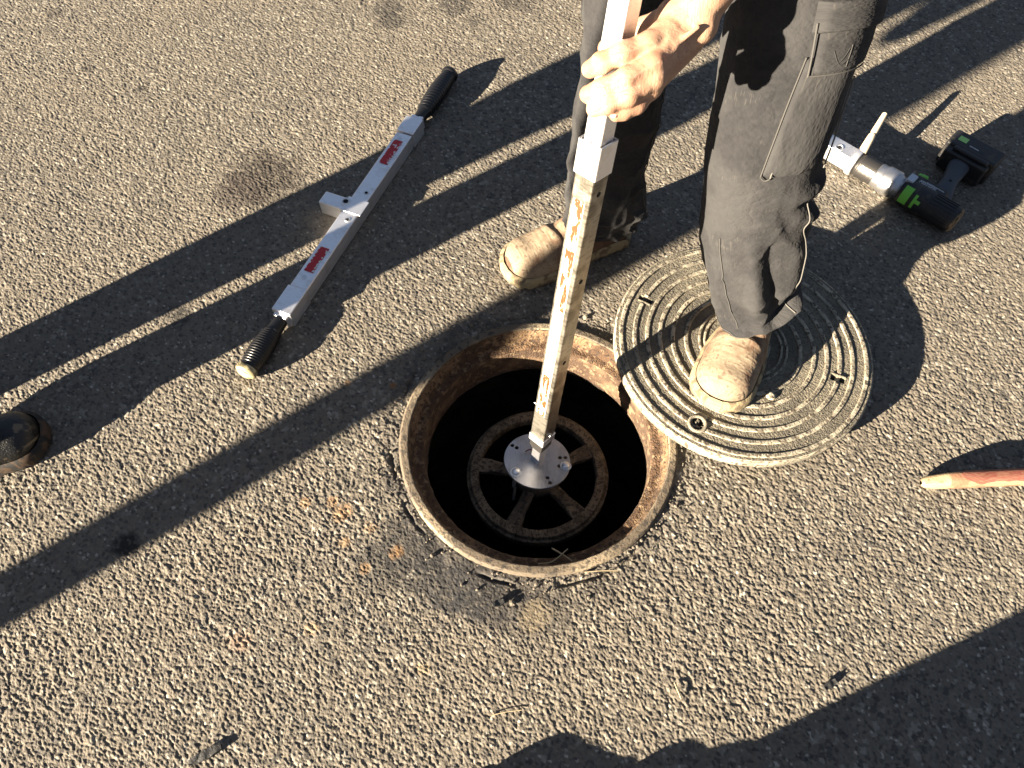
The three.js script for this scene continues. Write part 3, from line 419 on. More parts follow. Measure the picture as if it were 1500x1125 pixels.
// ------------------------------------------------------------------ T-shaped bar on the asphalt
{
  const A = P(364, 543, 0.018), B = P(658, 113, 0.018); A.y = B.y = 0;
  const ax = B.clone().sub(A), L = ax.length(); ax.normalize();
  const t = thing('t_bar', 'aluminium T bar with black grips and two red labels lying on the asphalt', 'T bar', A);
  t.rotation.y = Math.atan2(-ax.z, ax.x); // local +x runs from the near grip to the far one
  const S = 0.0405, H = 0.04, sideV = V(ax.z, 0, -ax.x);
  const loc = (px, py, h) => { const p = P(px, py, h).sub(A); return [p.dot(ax), -p.dot(sideV)]; };
  const xs = (px, py) => loc(px, py, H)[0];
  const xa = xs(424, 462), xb = xs(446, 425), xc = xs(599, 198), xd = xs(611, 176), xT = xs(521, 303);
  part('main_tube', at(rbox(xc - xb, H, S, 0.003, 3), (xb + xc) / 2, H / 2 + 0.001, 0), M.alu, t);
  part('end_sleeve', [at(rbox(xb - xa, H + 0.003, S + 0.004, 0.002), (xa + xb) / 2 - 0.001, H / 2 + 0.0025, 0), at(rbox(0.012, H - 0.008, S - 0.009, 0.002), xa - 0.004, H / 2 + 0.001, 0)], M.alu, t);
  part('end_sleeve', [at(rbox(xd - xc, H + 0.003, S + 0.004, 0.002), (xc + xd) / 2 + 0.003, H / 2 + 0.0025, 0), at(rbox(0.022, H - 0.007, S - 0.009, 0.002), xd + 0.008, H / 2 + 0.001, 0)], M.alu, t);
  const grip = (x0, dir, len) => { const pr = [[0.0145, 0], [0.0155, 0.02], [0.0165, 0.03]]; const n = 16; for (let i = 0; i < n; i++) { const u = i / n, y = 0.034 + u * (len - 0.052), r = 0.0188 + 0.0048 * Math.sin(Math.PI * clamp(u * 1.05)) ; pr.push([r - 0.0016, y], [r + 0.0002, y + 0.0012], [r + 0.0002, y + (len - 0.052) / n - 0.0022], [r - 0.0016, y + (len - 0.052) / n - 0.0012]); }
    pr.push([0.0205, len - 0.016]); const g = lathe(pr, 36); g.rotateZ(dir > 0 ? -Math.PI / 2 : Math.PI / 2); g.translate(x0, 0.0235, 0);
    const q = part('grip', g, M.black, t);
    const cap = lathe([[0.0206, len - 0.0162], [0.0222, len - 0.013], [0.0216, len - 0.006], [0.015, len - 0.001], [0.0001, len]], 36); cap.rotateZ(dir > 0 ? -Math.PI / 2 : Math.PI / 2); cap.translate(x0, 0.0235, 0); return [q, cap]; };
  const [g1, c1] = grip(xa - 0.008, -1, xa - 0.008 + 0.014), [g2, c2] = grip(xd + 0.016, 1, L - xd - 0.016 + 0.014);
  part('grip_cap', c1, M.clearCap, g1, 'pale dirty end cap'); part('grip_cap', c2, M.black, g2);
  // stub of the T
  const [sx, sz] = loc(474, 285, H), stub = Math.abs(sz) - S / 2 + 0.001, sg = Math.sign(sz);
  part('stub', [at(rbox(0.036, H - 0.0015, stub, 0.003), xT, H / 2 + 0.0005, sg * (S / 2 + stub / 2)), at(rbox(0.044, 0.0025, 0.052, 0.001), xT, H + 0.0011, sg * (S / 2 - 0.021))], M.alu, t);
  const [hx, hz] = loc(507, 296, H);
  const eye = part('eyelet', at(new THREE.TorusGeometry(0.0088, 0.0024, 10, 32), hx, H + 0.0022, hz, Math.PI / 2), M.zinc, t);
  part('eyelet_hole', at(cyl(0.0055, 0.0055, 0.002, 24), hx, H + 0.0018, hz), M.hole, eye);
  for (const [px, py] of [[537, 283], [509, 322]]) { const [x, z2] = loc(px, py, H); const HH = H + 0.0006; const s = part('screw', at(lathe([[0.0001, 0.0006], [0.004, 0.0006], [0.0058, 0.0018], [0.0068, 0.0012], [0.007, 0]], 28), x, HH, clamp(z2, -0.006, 0.006)), M.zinc, t); part('screw_socket', at(cyl(0.0036, 0.0036, 0.0014, 6), x, HH + 0.0008, clamp(z2, -0.006, 0.006)), M.hole, s); }
  for (const [px, py] of [[591, 206], [449, 408]]) { const [x] = loc(px, py, H); part('rivet', at(lathe([[0.0001, 0.0024], [0.0025, 0.0022], [0.0035, 0.001], [0.0052, 0.0016], [0.0062, 0]], 28), x, H + 0.0006, -0.002), M.zinc, t); }
  const red = (sd) => canvasMat(256, 80, (c, w, h) => { c.clearRect(0, 0, w, h); c.fillStyle = '#b3202a'; c.fillRect(0, 0, w, h);
    for (let k = 0; k < 900; k++) { c.fillStyle = rnd() < 0.5 ? '#c33038' : '#931722'; c.fillRect(rnd() * w, rnd() * h, 3, 2); }
    c.fillStyle = '#d8d6d4'; for (let k = 0; k < 30; k++) { const e = rnd(), x = rnd() * w, y = e < 0.55 ? h - rnd() * 12 : e < 0.8 ? rnd() * 6 : rnd() * h; c.beginPath(); c.arc(x, y, e < 0.8 ? 3 + rnd() * 7 : 1 + rnd() * 3, 0, 7); c.fill(); }
    if (sd) { c.fillRect(176, 42, 34, 9); c.fillRect(196, 14, 10, 30); } }, { roughness: 0.5 });
  for (const [p0, p1, sd] of [[[463, 400], [483, 368], 0], [[567, 240], [589, 210], 1]]) { const [x0] = loc(...p0, H), [x1] = loc(...p1, H); const g = new THREE.PlaneGeometry((x1 - x0) * 1.12, 0.0225); g.rotateX(-Math.PI / 2); part('red_label', at(g, (x0 + x1) / 2, H + 0.0018, -0.001), red(sd), t, 'worn red label on the bar'); }
}

// ------------------------------------------------------------------ cordless drill lying on its side
{
  const h = 0.034, A = P(1250, 236, h), B = P(1398, 322, h); A.y = B.y = 0;
  const ax = B.clone().sub(A), L = ax.length(); ax.normalize();
  const d = thing('cordless_drill', 'black and green cordless drill with silver gearbox and side handle, lying on the asphalt', 'drill', A);
  d.rotation.y = Math.atan2(-ax.z, ax.x); const sideV = V(-ax.z, 0, ax.x); // local +z towards the camera side
  const loc = (px, py, hh) => { const p = P(px, py, hh).sub(A); return [p.dot(ax), p.dot(sideV)]; };
  const u = (f) => f * L, X = (g, x, y, z) => at(g, x, y, z, 0, 0, Math.PI / 2);
  const ringX = (pts, n = 40) => { const g = lathe(pts, n); g.rotateZ(-Math.PI / 2); return g; };
  // square tube coupled to the front
  const tl = 0.11; const tb = part('coupled_tube', at(rbox(tl, 0.04, 0.041, 0.003), -tl / 2 - 0.004, 0.034, 0), M.alu, d);
  const [ex, ez] = loc(1220, 225, 0.054); part('eyelet', at(new THREE.TorusGeometry(0.0085, 0.0016, 8, 32), ex, 0.0545, clamp(ez, -0.008, 0.008), Math.PI / 2), M.zinc, tb); part('eyelet_hole', at(cyl(0.0045, 0.0045, 0.0016, 20), ex, 0.0545, clamp(ez, -0.008, 0.008)), M.hole, tb);
  const cl = part('clamp_ring', [at(ringX([[0.02, 0], [0.031, 0], [0.032, 0.003], [0.032, 0.013], [0.03, 0.016], [0.02, 0.016]]), -0.004, h, 0)], M.alu, d);
  // side handle: rises from the ring, away from the body
  const h0 = V(0.006, h + 0.024, -0.012), tip = (() => { const g = R(1297, 166, depthOf(A) * 0.985).sub(A); return V(g.dot(ax), g.y, g.dot(sideV)); })();
  const hd = tip.clone().sub(h0), hl = hd.length(); const hg = lathe([[0.001, -0.006], [0.0098, -0.004], [0.0092, 0.3 * hl], [0.0085, 0.42 * hl], [0.006, 0.44 * hl], [0.006, 0.47 * hl], [0.0078, 0.5 * hl], [0.0062, 0.97 * hl], [0.004, hl], [0.0001, hl]].map(([a, b]) => [a, b]), 24);
  hg.applyQuaternion(new THREE.Quaternion().setFromUnitVectors(V(0, 1, 0), hd.clone().normalize())); hg.translate(h0.x, h0.y, h0.z); part('side_handle', planarUV(hg), std({ roughness: 0.5, color: lin(0.62, 0.5, 0.36) }), d);
  part('chuck', at(ringX([[0.01, 0.012], [0.027, 0.012], [0.0265, 0.018], [0.028, 0.019], [0.029, 0.022], [0.029, 0.024], [0.0275, 0.026], [0.0275, u(0.235)], [0.026, u(0.245)], [0.01, u(0.25)]]), 0, h, 0), M.darkSteel, d);
  part('gear_collar', [at(ringX([[0.01, u(0.235)], [0.027, u(0.235)], [0.0285, u(0.25)], [0.0285, u(0.3)], [0.031, u(0.305)], [0.0315, u(0.32)], [0.0315, u(0.42)], [0.03, u(0.44)], [0.026, u(0.445)], [0.026, u(0.5)], [0.01, u(0.5)]], 48), 0, h, 0)], M.steel, d);
  part('lock_tab', at(rbox(0.017, 0.012, 0.026, 0.002), u(0.515), h + 0.028, -0.009), std({ roughness: 0.35, metalness: 0.4, color: lin(0.45, 0.5, 0.56) }), d);
  const body = part('housing', [at(ringX([[0.01, u(0.5)], [0.028, u(0.5)], [0.0305, u(0.52)], [0.032, u(0.6)], [0.033, u(0.74)], [0.0315, u(0.76)], [0.0315, u(0.97)], [0.029, u(1.0)], [0.022, u(1.02)], [0.001, u(1.025)]], 56), 0, h, 0), at(rbox(u(0.34), 0.052, 0.05, 0.012, 4), u(0.67), h + 0.003, -0.016)], M.drillBody, d);
  for (let k = 0; k < 9; k++) { const a = -0.35 + k * 0.24; part('cooling_fin', at(rbox(u(0.2), 0.0022, 0.0035, 0.0008), u(0.865), h + 0.032 * Math.cos(a), 0.032 * Math.sin(a), a), M.drillBody, body); }
  part('dusty_end', at(ringX([[0.0295, u(1.002)], [0.0285, u(1.012)], [0.024, u(1.026)], [0.018, u(1.03)], [0.001, u(1.032)]], 40), 0, h, 0), M.dirt, d, 'end cap covered in pale dust');
  for (const [x0, x1, a0, a1] of [[0.525, 0.6, 0.45, 1.75], [0.635, 0.66, 0.7, 1.7], [0.66, 0.7, 1.0, 1.25]]) { const g = grid((p, q) => { const a = lerp(a0, a1, p), x = lerp(u(x0), u(x1), q); return V(x, h + 0.0337 * Math.cos(a), 0.0337 * Math.sin(a)); }, 12, 3); part('green_ring', g, M.green, d); }
  const txt = canvasMat(512, 128, (c, w, hh) => { c.fillStyle = '#15171b'; c.fillRect(0, 0, w, hh); c.strokeStyle = '#d3d8de'; c.lineWidth = 4; c.font = 'italic bold 74px sans-serif'; c.strokeText('FESTOOL', 40, 82); c.fillStyle = '#d3d8de'; c.fillRect(150, 14, 330, 5); c.fillRect(170, 26, 310, 4); c.fillRect(40, 98, 420, 3); }, { roughness: 0.5 });
  { const g = new THREE.PlaneGeometry(u(0.26), 0.021); g.rotateX(-Math.PI / 2); part('lettering', at(g, u(0.68), h + 0.0297, -0.016), txt, body); }
  // handle and battery, lying away from the camera
  const bat = loc(1428, 228, 0.05), bx = bat[0] - 0.008, bz = bat[1] + 0.004, hx = u(0.79);
  const gp = []; { const a = V(hx, h, -0.02), b = V(bx - 0.004, h, bz + 0.03); const dir = b.clone().sub(a), len = dir.length(); dir.normalize(); const sx = V(-dir.z, 0, dir.x);
    const g = grid((p, q) => { const th = p * Math.PI * 2, w = lerp(0.022, 0.0205, q) + 0.0035 * Math.cos(q * 6), e = (v) => Math.sign(v) * Math.pow(Math.abs(v), 0.75); return a.clone().addScaledVector(dir, q * len).addScaledVector(sx, e(Math.cos(th)) * w).add(V(0, e(Math.sin(th)) * 0.0185, 0)); }, 36, 16, true, [0.12, 0.1]); part('handle', g, M.drillGrip, d);
    part('handle_screw', at(cyl(0.0032, 0.0032, 0.002, 16), a.x + dir.x * len * 0.42, h + 0.0185, a.z + dir.z * len * 0.42), M.hole, d);
    const tp = loc(1353, 258, 0.055); part('trigger', at(rbox(0.024, 0.014, 0.012, 0.005, 3), tp[0], 0.05, tp[1], 0, 0.25), M.green, d); part('trigger_guard', at(rbox(0.05, 0.03, 0.03, 0.008, 3), u(0.68), h, tp[1] + 0.006), M.drillBody, d); }
  const bt = part('battery', [at(rbox(0.122, 0.062, 0.058, 0.006, 3), bx, 0.034, bz - 0.014), at(rbox(0.104, 0.052, 0.03, 0.005, 3), bx, 0.033, bz + 0.022)], M.drillBody, d);
  part('battery_clip', at(rbox(0.085, 0.01, 0.013, 0.004, 3), bx + 0.004, 0.063, bz + 0.021), M.drillBody, bt);
  part('status_label', at(new THREE.PlaneGeometry(0.021, 0.018).rotateX(-Math.PI / 2), bx - 0.034, 0.0654, bz - 0.014), std({ roughness: 0.5, color: lin(0.3, 0.6, 0.16) }), bt, 'green square on the battery');
  const bl = canvasMat(256, 48, (c, w, hh) => { c.fillStyle = '#16181c'; c.fillRect(0, 0, w, hh); c.fillStyle = '#e4e6ea'; c.font = 'bold 34px sans-serif'; c.fillText('FESTOOL', 30, 36); }, { roughness: 0.5 });
  part('battery_lettering', at(new THREE.PlaneGeometry(0.042, 0.007).rotateX(-Math.PI / 2), bx + 0.002, 0.0654, bz - 0.004), bl, bt);
}

// ------------------------------------------------------------------ people
// Boot: lengthwise sections from heel (u = 0) to toe (u = 1) along +x, sole on y = 0
function bootGeo(L, W, sd) {
  const hw = (u) => { const t = u < 0.08 ? Math.sqrt(clamp(u / 0.08)) * 0.68 : lerp(0.68, 1, smooth(0.15, 0.72, u)); const e = u > 0.8 ? Math.pow(clamp(1 - Math.pow((u - 0.8) / 0.2, 2.4)), 0.5) : 1; return W / 2 * t * Math.max(0, e) * (1 - 0.06 * Math.exp(-Math.pow((u - 0.42) / 0.12, 2))); };
  const ht = (u) => { const a = u < 0.3 ? 0.135 : lerp(lerp(0.135, 0.084, smooth(0.3, 0.6, u)), 0.07, smooth(0.6, 0.85, u)); const e = u > 0.8 ? Math.pow(clamp(1 - Math.pow((u - 0.8) / 0.2, 3)), 0.5) : 1; const b = u < 0.05 ? Math.sqrt(clamp(u / 0.05)) : 1; return 0.024 + (a - 0.024) * e * (0.3 + 0.7 * b); };
  const up = grid((p, v) => { const u = v, th = lerp(-0.12, 1.12, p) * Math.PI, c = Math.cos(th), s = Math.sin(th), w = hw(u) * 0.95, H = ht(u);
    const e = Math.sign(c) * Math.pow(Math.abs(c), 0.82), f = Math.sign(s) * Math.pow(Math.abs(s), 0.78);
    const cr = 0.0022 * Math.sin((u * 60 + 3 * noise(u * 8, p * 5, sd)) ) * smooth(0.42, 0.5, u) * (1 - smooth(0.62, 0.72, u)) * Math.max(0, s), n = 0.003 * (fbm(u * 9, p * 7, sd, 3) - 0.5);
    return V((0.012 + u * 0.962) * L, 0.024 + Math.max(-0.006, f * (H - 0.022)) + cr + n * Math.max(0, f), e * w + n); }, 48, 90, false, [0.22, L]);
  const rand = grid((p, v) => { const a = p * Math.PI * 2, q = [[0.0, 0.002], [1, 0.002], [1.03, 0.006], [1.04, 0.02], [1.035, 0.029], [0.93, 0.033]][Math.round(v * 5)];
    const u = 0.5 - 0.5 * Math.cos(a), w = hw(clamp(u, 0.004, 0.996)) * Math.sign(Math.sin(a)); const lug = Math.round(v * 5) < 3 && Math.abs(((u * 16) % 1) - 0.5) < 0.2 ? 0.004 : 0;
    return V(L / 2 + (u - 0.5) * L * (q[0] > 0.5 ? 1.0 + (q[0] - 1) * 0.5 : q[0]), q[1] + (q[1] < 0.008 ? lug : 0), q[0] * (w + Math.sign(w) * 0.002)); }, 160, 5, true, [0.8, 0.04]);
  return [up, rand];
}
function placeBoot(parent, toe, heel, W, sd, mU, mS, name = 'boot', label) {
  const L = toe.distanceTo(heel), d = toe.clone().sub(heel), [up, sole] = bootGeo(L, W, sd);
  const m = new THREE.Matrix4().compose(heel, new THREE.Quaternion().setFromEuler(new THREE.Euler(0, Math.atan2(-d.z, d.x), 0)), V(1, 1, 1));
  up.applyMatrix4(m); sole.applyMatrix4(m); const b = part(name, up, mU, parent, label); part('sole', sole, mS, b); return b;
}
// trouser leg: stations [xLeft, xRight, y] in plan pixels with a depth, from the hem upwards
function legSurface(st, fold) {
  const s = st.map(([xl, xr, y, z, k = 1]) => ({ c: R((xl + xr) / 2, y, z), a: (xr - xl) / 2 * z / FP * 0.965, k }));
  const cv = new THREE.CatmullRomCurve3(s.map((q) => q.c)), N = s.length - 1;
  const val = (t, f) => { const x = clamp(t) * N, i = Math.min(N - 1, Math.floor(x)), u = x - i, g = (j) => s[clamp(j, 0, N)][f], p0 = g(i - 1), p1 = g(i), p2 = g(i + 1), p3 = g(i + 2); return 0.5 * (2 * p1 + (p2 - p0) * u + (2 * p0 - 5 * p1 + 4 * p2 - p3) * u * u + (3 * p1 - p0 - 3 * p2 + p3) * u * u * u); };
  return (th, t, off = 0) => {
    const c = cv.getPoint(clamp(t)), T = cv.getTangent(clamp(t)), S = V(1, 0, 0).addScaledVector(T, -T.x).normalize(), B = T.clone().cross(S); if (B.z < 0) B.negate();
    const a = val(t, 'a'), b = a * val(t, 'k'), d = fold(th, t) + off, e = (v) => Math.sign(v) * Math.pow(Math.abs(v), 0.92);
    return c.addScaledVector(S, e(Math.cos(th)) * (a + d)).addScaledVector(B, e(Math.sin(th)) * (b + d)); };
}
function legMesh(f, nu = 150, nv = 190) {
  const outer = grid((p, v) => f(p * Math.PI * 2, v), nu, nv, true, [0.55, 0.8]);
  const inner = grid((p, v) => f(p * Math.PI * 2, v * 0.14, -0.004), nu, 20, true, [0.55, 0.1]);
  const lip = grid((p, v) => f(p * Math.PI * 2, 0, -0.004 * v), nu, 1, true, [0.55, 0.01]);
  return [outer, inner, lip];
}
const gauss = (x, s) => Math.exp(-x * x / (s * s));
const wrapA = (a) => Math.atan2(Math.sin(a), Math.cos(a));
function crease(th, t, th0, t0, th1, t1, w, h) { // a ridge between two places of the leg
  const dx = wrapA(th1 - th0) * 0.09, dy = (t1 - t0) * 0.7, x = wrapA(th - th0) * 0.09, y = (t - t0) * 0.7, l2 = dx * dx + dy * dy, u = clamp((x * dx + y * dy) / l2), d2 = (x - dx * u) ** 2 + (y - dy * u) ** 2;
  return h * Math.exp(-d2 / (w * w)) * (0.35 + 0.65 * Math.sin(Math.PI * clamp(u, 0.08, 0.92)));
}
const foldNoise = (sd, k = 1) => (th, t) => { const w1 = noise(Math.cos(th) * 1.5 + 2, Math.sin(th) * 1.5, t * 4 + sd + 31), r2 = 1 - Math.abs(2 * noise(Math.cos(th) * 2.6 + w1 * 2, Math.sin(th) * 2.6 + t * 5, t * 13 + sd + 3) - 1); return 0.0055 * k * (Math.pow(r2, 5) - 0.2) * smooth(0.35, 0.65, w1) + base1(th, t, sd, k); };
function base1(th, t, sd, k) { const c = Math.cos(th), s = Math.sin(th); const n = noise(c * 2.1 + 5, s * 2.1 + t * 7, t * 9 + sd) - 0.5, r = 1 - Math.abs(2 * noise(c * 1.6 + t * 3, s * 1.6, t * 7 + sd + 9) - 1); return k * (0.007 * n + 0.008 * (Math.pow(r, 3) - 0.3) + 0.0012 * (noise(c * 9, s * 9, t * 60 + sd) - 0.5)); }

// the worker: left leg of the picture is his right leg
const HIP_R = V(0.165, 0.8, -1.04), HIP_L = V(0.36, 0.8, -0.99);
{
  const w = thing('person', 'worker in charcoal trousers and dusty boots, gripping the pole, one boot on the cover', 'person');
  // his left leg, standing on the cover
  const fnA = foldNoise(3, 0.8);
  const foldL = (th, t) => fnA(th, t) * (0.5 + 0.7 * (1 - smooth(0.25, 0.5, t)))
    + crease(th, t, 2.1, 0.02, 0.1, 0.13, 0.014, 0.016) - crease(th, t, 1.7, -0.005, 0.1, 0.06, 0.011, 0.013) - crease(th, t, 1.35, 0.07, 0.35, 0.21, 0.013, 0.016) + crease(th, t, 0.9, 0.035, 0.2, 0.05, 0.008, 0.006) - crease(th, t, 1.5, 0.015, 0.3, 0.0, 0.006, 0.005)
    - crease(th, t, 1.3, 0.12, 1.48, 0.36, 0.012, 0.012) + crease(th, t, 1.62, 0.08, 1.72, 0.38, 0.014, 0.01) + crease(th, t, 0.95, 0.2, 0.9, 0.36, 0.02, 0.009)
    + crease(th, t, 1.0, 0.43, 0.1, 0.39, 0.014, 0.012) - crease(th, t, 0.9, 0.475, 0.05, 0.44, 0.014, 0.013) + crease(th, t, 1.2, 0.5, 0.2, 0.505, 0.015, 0.011) - crease(th, t, 1.6, 0.5, 1.35, 0.43, 0.02, 0.008) + crease(th, t, 2.6, 0.55, 1.7, 0.62, 0.03, 0.006) - crease(th, t, 0.55, 0.33, 0.1, 0.31, 0.012, 0.01) - crease(th, t, 0.4, 0.27, 0.05, 0.25, 0.01, 0.008);
  const zA = depthOf(P(1100, 470, 0.15));
  const surfL = legSurface([[1046, 1163, 452, zA + 0.005, 0.95], [1043, 1165, 425, zA - 0.03, 0.97], [1035, 1172, 385, zA - 0.085], [1028, 1180, 330, zA - 0.155], [1030, 1193, 275, zA - 0.215], [1036, 1205, 220, zA - 0.27], [1044, 1228, 150, zA - 0.325], [1053, 1252, 80, zA - 0.365], [1065, 1275, 0, zA - 0.4], [1075, 1300, -110, zA - 0.43]], foldL);
  // his right leg, standing on the asphalt
  const fnB = foldNoise(31, 1.1), zB = depthOf(P(875, 325, 0.12));
  const foldR = (th, t) => fnB(th, t) * (0.6 + 0.6 * (1 - smooth(0.2, 0.5, t))) + crease(th, t, 2.9, 0.04, 2.0, 0.14, 0.012, 0.013) + crease(th, t, 2.9, 0.0, 2.4, 0.05, 0.01, 0.01) + crease(th, t, 3.0, 0.3, 2.4, 0.4, 0.016, 0.012) + crease(th, t, 0.7, 0.02, 0.1, 0.2, 0.02, 0.012) - crease(th, t, 1.2, 0.05, 0.8, 0.3, 0.02, 0.01);
  const surfR = legSurface([[832, 938, 318, zB + 0.01, 0.95], [830, 941, 292, zB - 0.03], [831, 943, 255, zB - 0.08], [835, 952, 205, zB - 0.15], [838, 968, 160, zB - 0.205], [848, 976, 110, zB - 0.26], [851, 985, 60, zB - 0.305], [852, 992, 0, zB - 0.35], [850, 1010, -110, zB - 0.41]], foldR);
  const topL = surfL(1, 1).add(surfL(1 + Math.PI, 1)).multiplyScalar(0.5), topR = surfR(1, 1).add(surfR(1 + Math.PI, 1)).multiplyScalar(0.5);
  HIP_L.set(topL.x, 0.86, topL.z - 0.03); HIP_R.set(topR.x + 0.01, 0.86, topR.z + 0.01);
  const mid = HIP_L.clone().add(HIP_R).multiplyScalar(0.5);
  const pelvis = capsules([[topL, HIP_L, 0.09, 0.1], [topR, HIP_R, 0.085, 0.1], [HIP_L, HIP_R, 0.1, 0.1], [mid, mid.clone().add(V(0, 0.12, 0.0)), 0.13, 0.13]], 0.05, 56);
  const trousers = part('trousers', [...legMesh(surfL), ...legMesh(surfR), pelvis], M.cloth, w);
  // patches, seams and a painted lit edge that follow the leg
  const patch = (f, th0, th1, t0, t1, off, name, n = 26) => { const q = (u, v, o) => { const e = Math.min(u, 1 - u, v, 1 - v); return f(lerp(th0(v), th1(v), u), lerp(t0(u), t1(u), v), o * smooth(0, 0.06, e) + 0.0008); }; return part(name, grid((u, v) => q(u, v, off), n, n, false, [0.08, 0.09]), M.cloth, trousers); };
  const line = (f, pts, r, mat, name, off = 0.002) => { const c = new THREE.CatmullRomCurve3(pts.map(([a, b]) => V(a, b, 0))); const q = []; for (let i = 0; i <= 60; i++) { const p = c.getPoint(i / 60); q.push(f(p.x, p.y, off)); } return part(name, tube(q, r, 110, 6), mat, trousers); };
  const c = (v) => () => v;
  const surfP = (th, t, o) => surfL(th + 0.27, t, o);
  patch(surfP, c(1.32), c(0.1), (u) => 0.765 + 0.02 * u, (u) => 0.855 + 0.02 * u, 0.008, 'cargo_pocket');
  patch(surfP, c(1.36), c(0.06), (u) => 0.838 + 0.02 * u, (u) => 0.885 + 0.02 * u, 0.013, 'pocket_flap');
  patch(surfP, (v) => lerp(1.58, 1.36, v), (v) => lerp(0.75, 0.6, v), c(0.575), c(0.8), 0.0065, 'leg_pocket');
  line(surfP, [[1.58, 0.575], [1.47, 0.69], [1.36, 0.8]], 0.0011, M.seam, 'seam_and_lit_edge', 0.0035);
  line(surfP, [[1.44, 0.575], [1.36, 0.69], [1.29, 0.8]], 0.0012, M.pipingAndLitEdge, 'seam_and_lit_edge', 0.0055);
  line(surfP, [[1.58, 0.575], [1.51, 0.568], [1.44, 0.572]], 0.0011, M.seam, 'seam_and_lit_edge', 0.0045);
  line(surfP, [[1.31, 0.766], [1.32, 0.81], [1.34, 0.855]], 0.0013, M.seam, 'seam_and_lit_edge', 0.0088);
  line(surfP, [[1.31, 0.767], [0.8, 0.775], [0.28, 0.783]], 0.001, M.seam, 'seam_and_lit_edge', 0.0086);
  line(surfP, [[0.42, 0.56], [0.36, 0.63], [0.4, 0.7], [0.44, 0.76]], 0.0013, M.pipingAndLitEdge, 'seam_and_lit_edge', 0.006);  // not a seam: sunlight on the pocket edge, painted as a pale line
  line(surfP, [[0.62, 0.1], [0.58, 0.22], [0.5, 0.33], [0.62, 0.4], [0.5, 0.5]], 0.001, M.pipingAndLitEdge, 'seam_and_lit_edge', 0.003);
  line(surfP, [[1.85, 0.05], [2.0, 0.2], [2.15, 0.38]], 0.0009, M.seam, 'seam_and_lit_edge', 0.001);
  line(surfP, [[2.9, 0.022], [1.6, 0.02], [0.4, 0.022]], 0.0008, M.seam, 'seam_and_lit_edge', 0.001);
  line(surfP, [[1.08, 0.815], [0.95, 0.79], [0.82, 0.8]], 0.0008, M.thread, 'stitched_mark', 0.0086); line(surfP, [[1.04, 0.785], [0.92, 0.8], [0.84, 0.82]], 0.0008, M.thread, 'stitched_mark', 0.0086); line(surfP, [[0.83, 0.785], [0.82, 0.8], [0.81, 0.825]], 0.0008, M.seam, 'stitched_mark', 0.0086);
  line(surfR, [[0.4, 0.02], [0.45, 0.3], [0.4, 0.6]], 0.0012, M.seam, 'seam_and_lit_edge');
  // boots
  const toeL = P(1046, 590, COVER_TOP + 0.03).setY(COVER_TOP + 0.003), ankL = P(1100, 470, 0.14); const dL = V(ankL.x - toeL.x, 0, ankL.z - toeL.z).normalize();
  placeBoot(w, toeL, toeL.clone().addScaledVector(dL, 0.3), 0.116, 3, M.boot, M.sole, 'boot', 'dusty brown leather boot on the manhole cover');
  const toeR = P(738, 392, 0.03).setY(0.0), heelR = P(920, 332, 0.02).setY(0.0); const dR = heelR.clone().sub(toeR).normalize();
  placeBoot(w, toeR, toeR.clone().addScaledVector(dR, 0.305), 0.118, 9, M.boot, M.sole, 'boot', 'dusty tan leather boot on the asphalt');
  // left hand and forearm: each finger its own chain, closed round the pole
  const J = (px, py, dz) => R(px, py, poleDepth(110) + dz);
  const hand = [];
  const chain = (pts, rs) => { for (let i = 0; i < pts.length - 1; i++) hand.push([pts[i], pts[i + 1], rs[i], rs[i + 1]]); };
  const wrist = J(1006, 32, -0.03), elbow = R(1185, -250, poleDepth(110) - 0.1);
  const fore = wrist.clone().lerp(elbow, 0.3);
  const mcp = [J(948, 66, -0.05), J(957, 95, -0.054), J(959, 115, -0.048), J(953, 130, -0.036)];
  hand.push([wrist, fore, 0.0275, 0.034], [fore, elbow, 0.034, 0.042]);
  hand.push([wrist.clone().add(V(-0.012, 0, -0.006)), wrist.clone().add(V(0.012, 0, 0.004)), 0.024, 0.024]);
  mcp.forEach((m, i) => hand.push([J(992 + 4 * i, 36 + 9 * i, -0.034 + 0.004 * i), m, 0.019, 0.0132 - 0.0008 * i], [J(996, 50 + 6 * i, -0.014), m.clone().lerp(J(945, 90, 0.0), 0.4), 0.018, 0.013]));
  chain([mcp[0], J(911, 79, -0.053), J(882, 92, -0.046), J(865, 101, -0.026)], [0.0134, 0.0126, 0.0116, 0.0106]);
  chain([mcp[1], J(917, 117, -0.056), J(883, 130, -0.048), J(862, 138, -0.026)], [0.0134, 0.0122, 0.0114, 0.0104]);
  chain([mcp[2], J(920, 141, -0.05), J(889, 153, -0.045), J(871, 160, -0.029)], [0.0124, 0.0112, 0.0104, 0.0095]);
  chain([mcp[3], J(933, 153, -0.034), J(915, 163, -0.033), J(903, 168, -0.034)], [0.0112, 0.01, 0.009, 0.008]);
  chain([J(975, 32, -0.006), J(945, 44, 0.012), J(915, 58, 0.026), J(888, 70, 0.02)], [0.018, 0.0145, 0.0125, 0.0105]);
  mcp.forEach((m, i) => { if (i < 3) hand.push([J(987 + 4 * i, 40 + 8 * i, -0.052 + 0.003 * i), m.clone().addScaledVector(dirOf(950, 90).normalize(), -0.0075), 0.0022, 0.0042]); });
  hand.push([J(1022, 40, -0.058), J(987, 68, -0.052), 0.0028, 0.0024], [J(987, 68, -0.052), J(970, 94, -0.056), 0.0024, 0.002]);
  const inFrame = hand.filter(([a, b]) => a !== fore);
  const handGeo = capsules(inFrame, 0.0068, 140, 0.012, (x, y, z, f) => f + 0.0008 * (noise(x * 130, y * 130, z * 130) - 0.5));
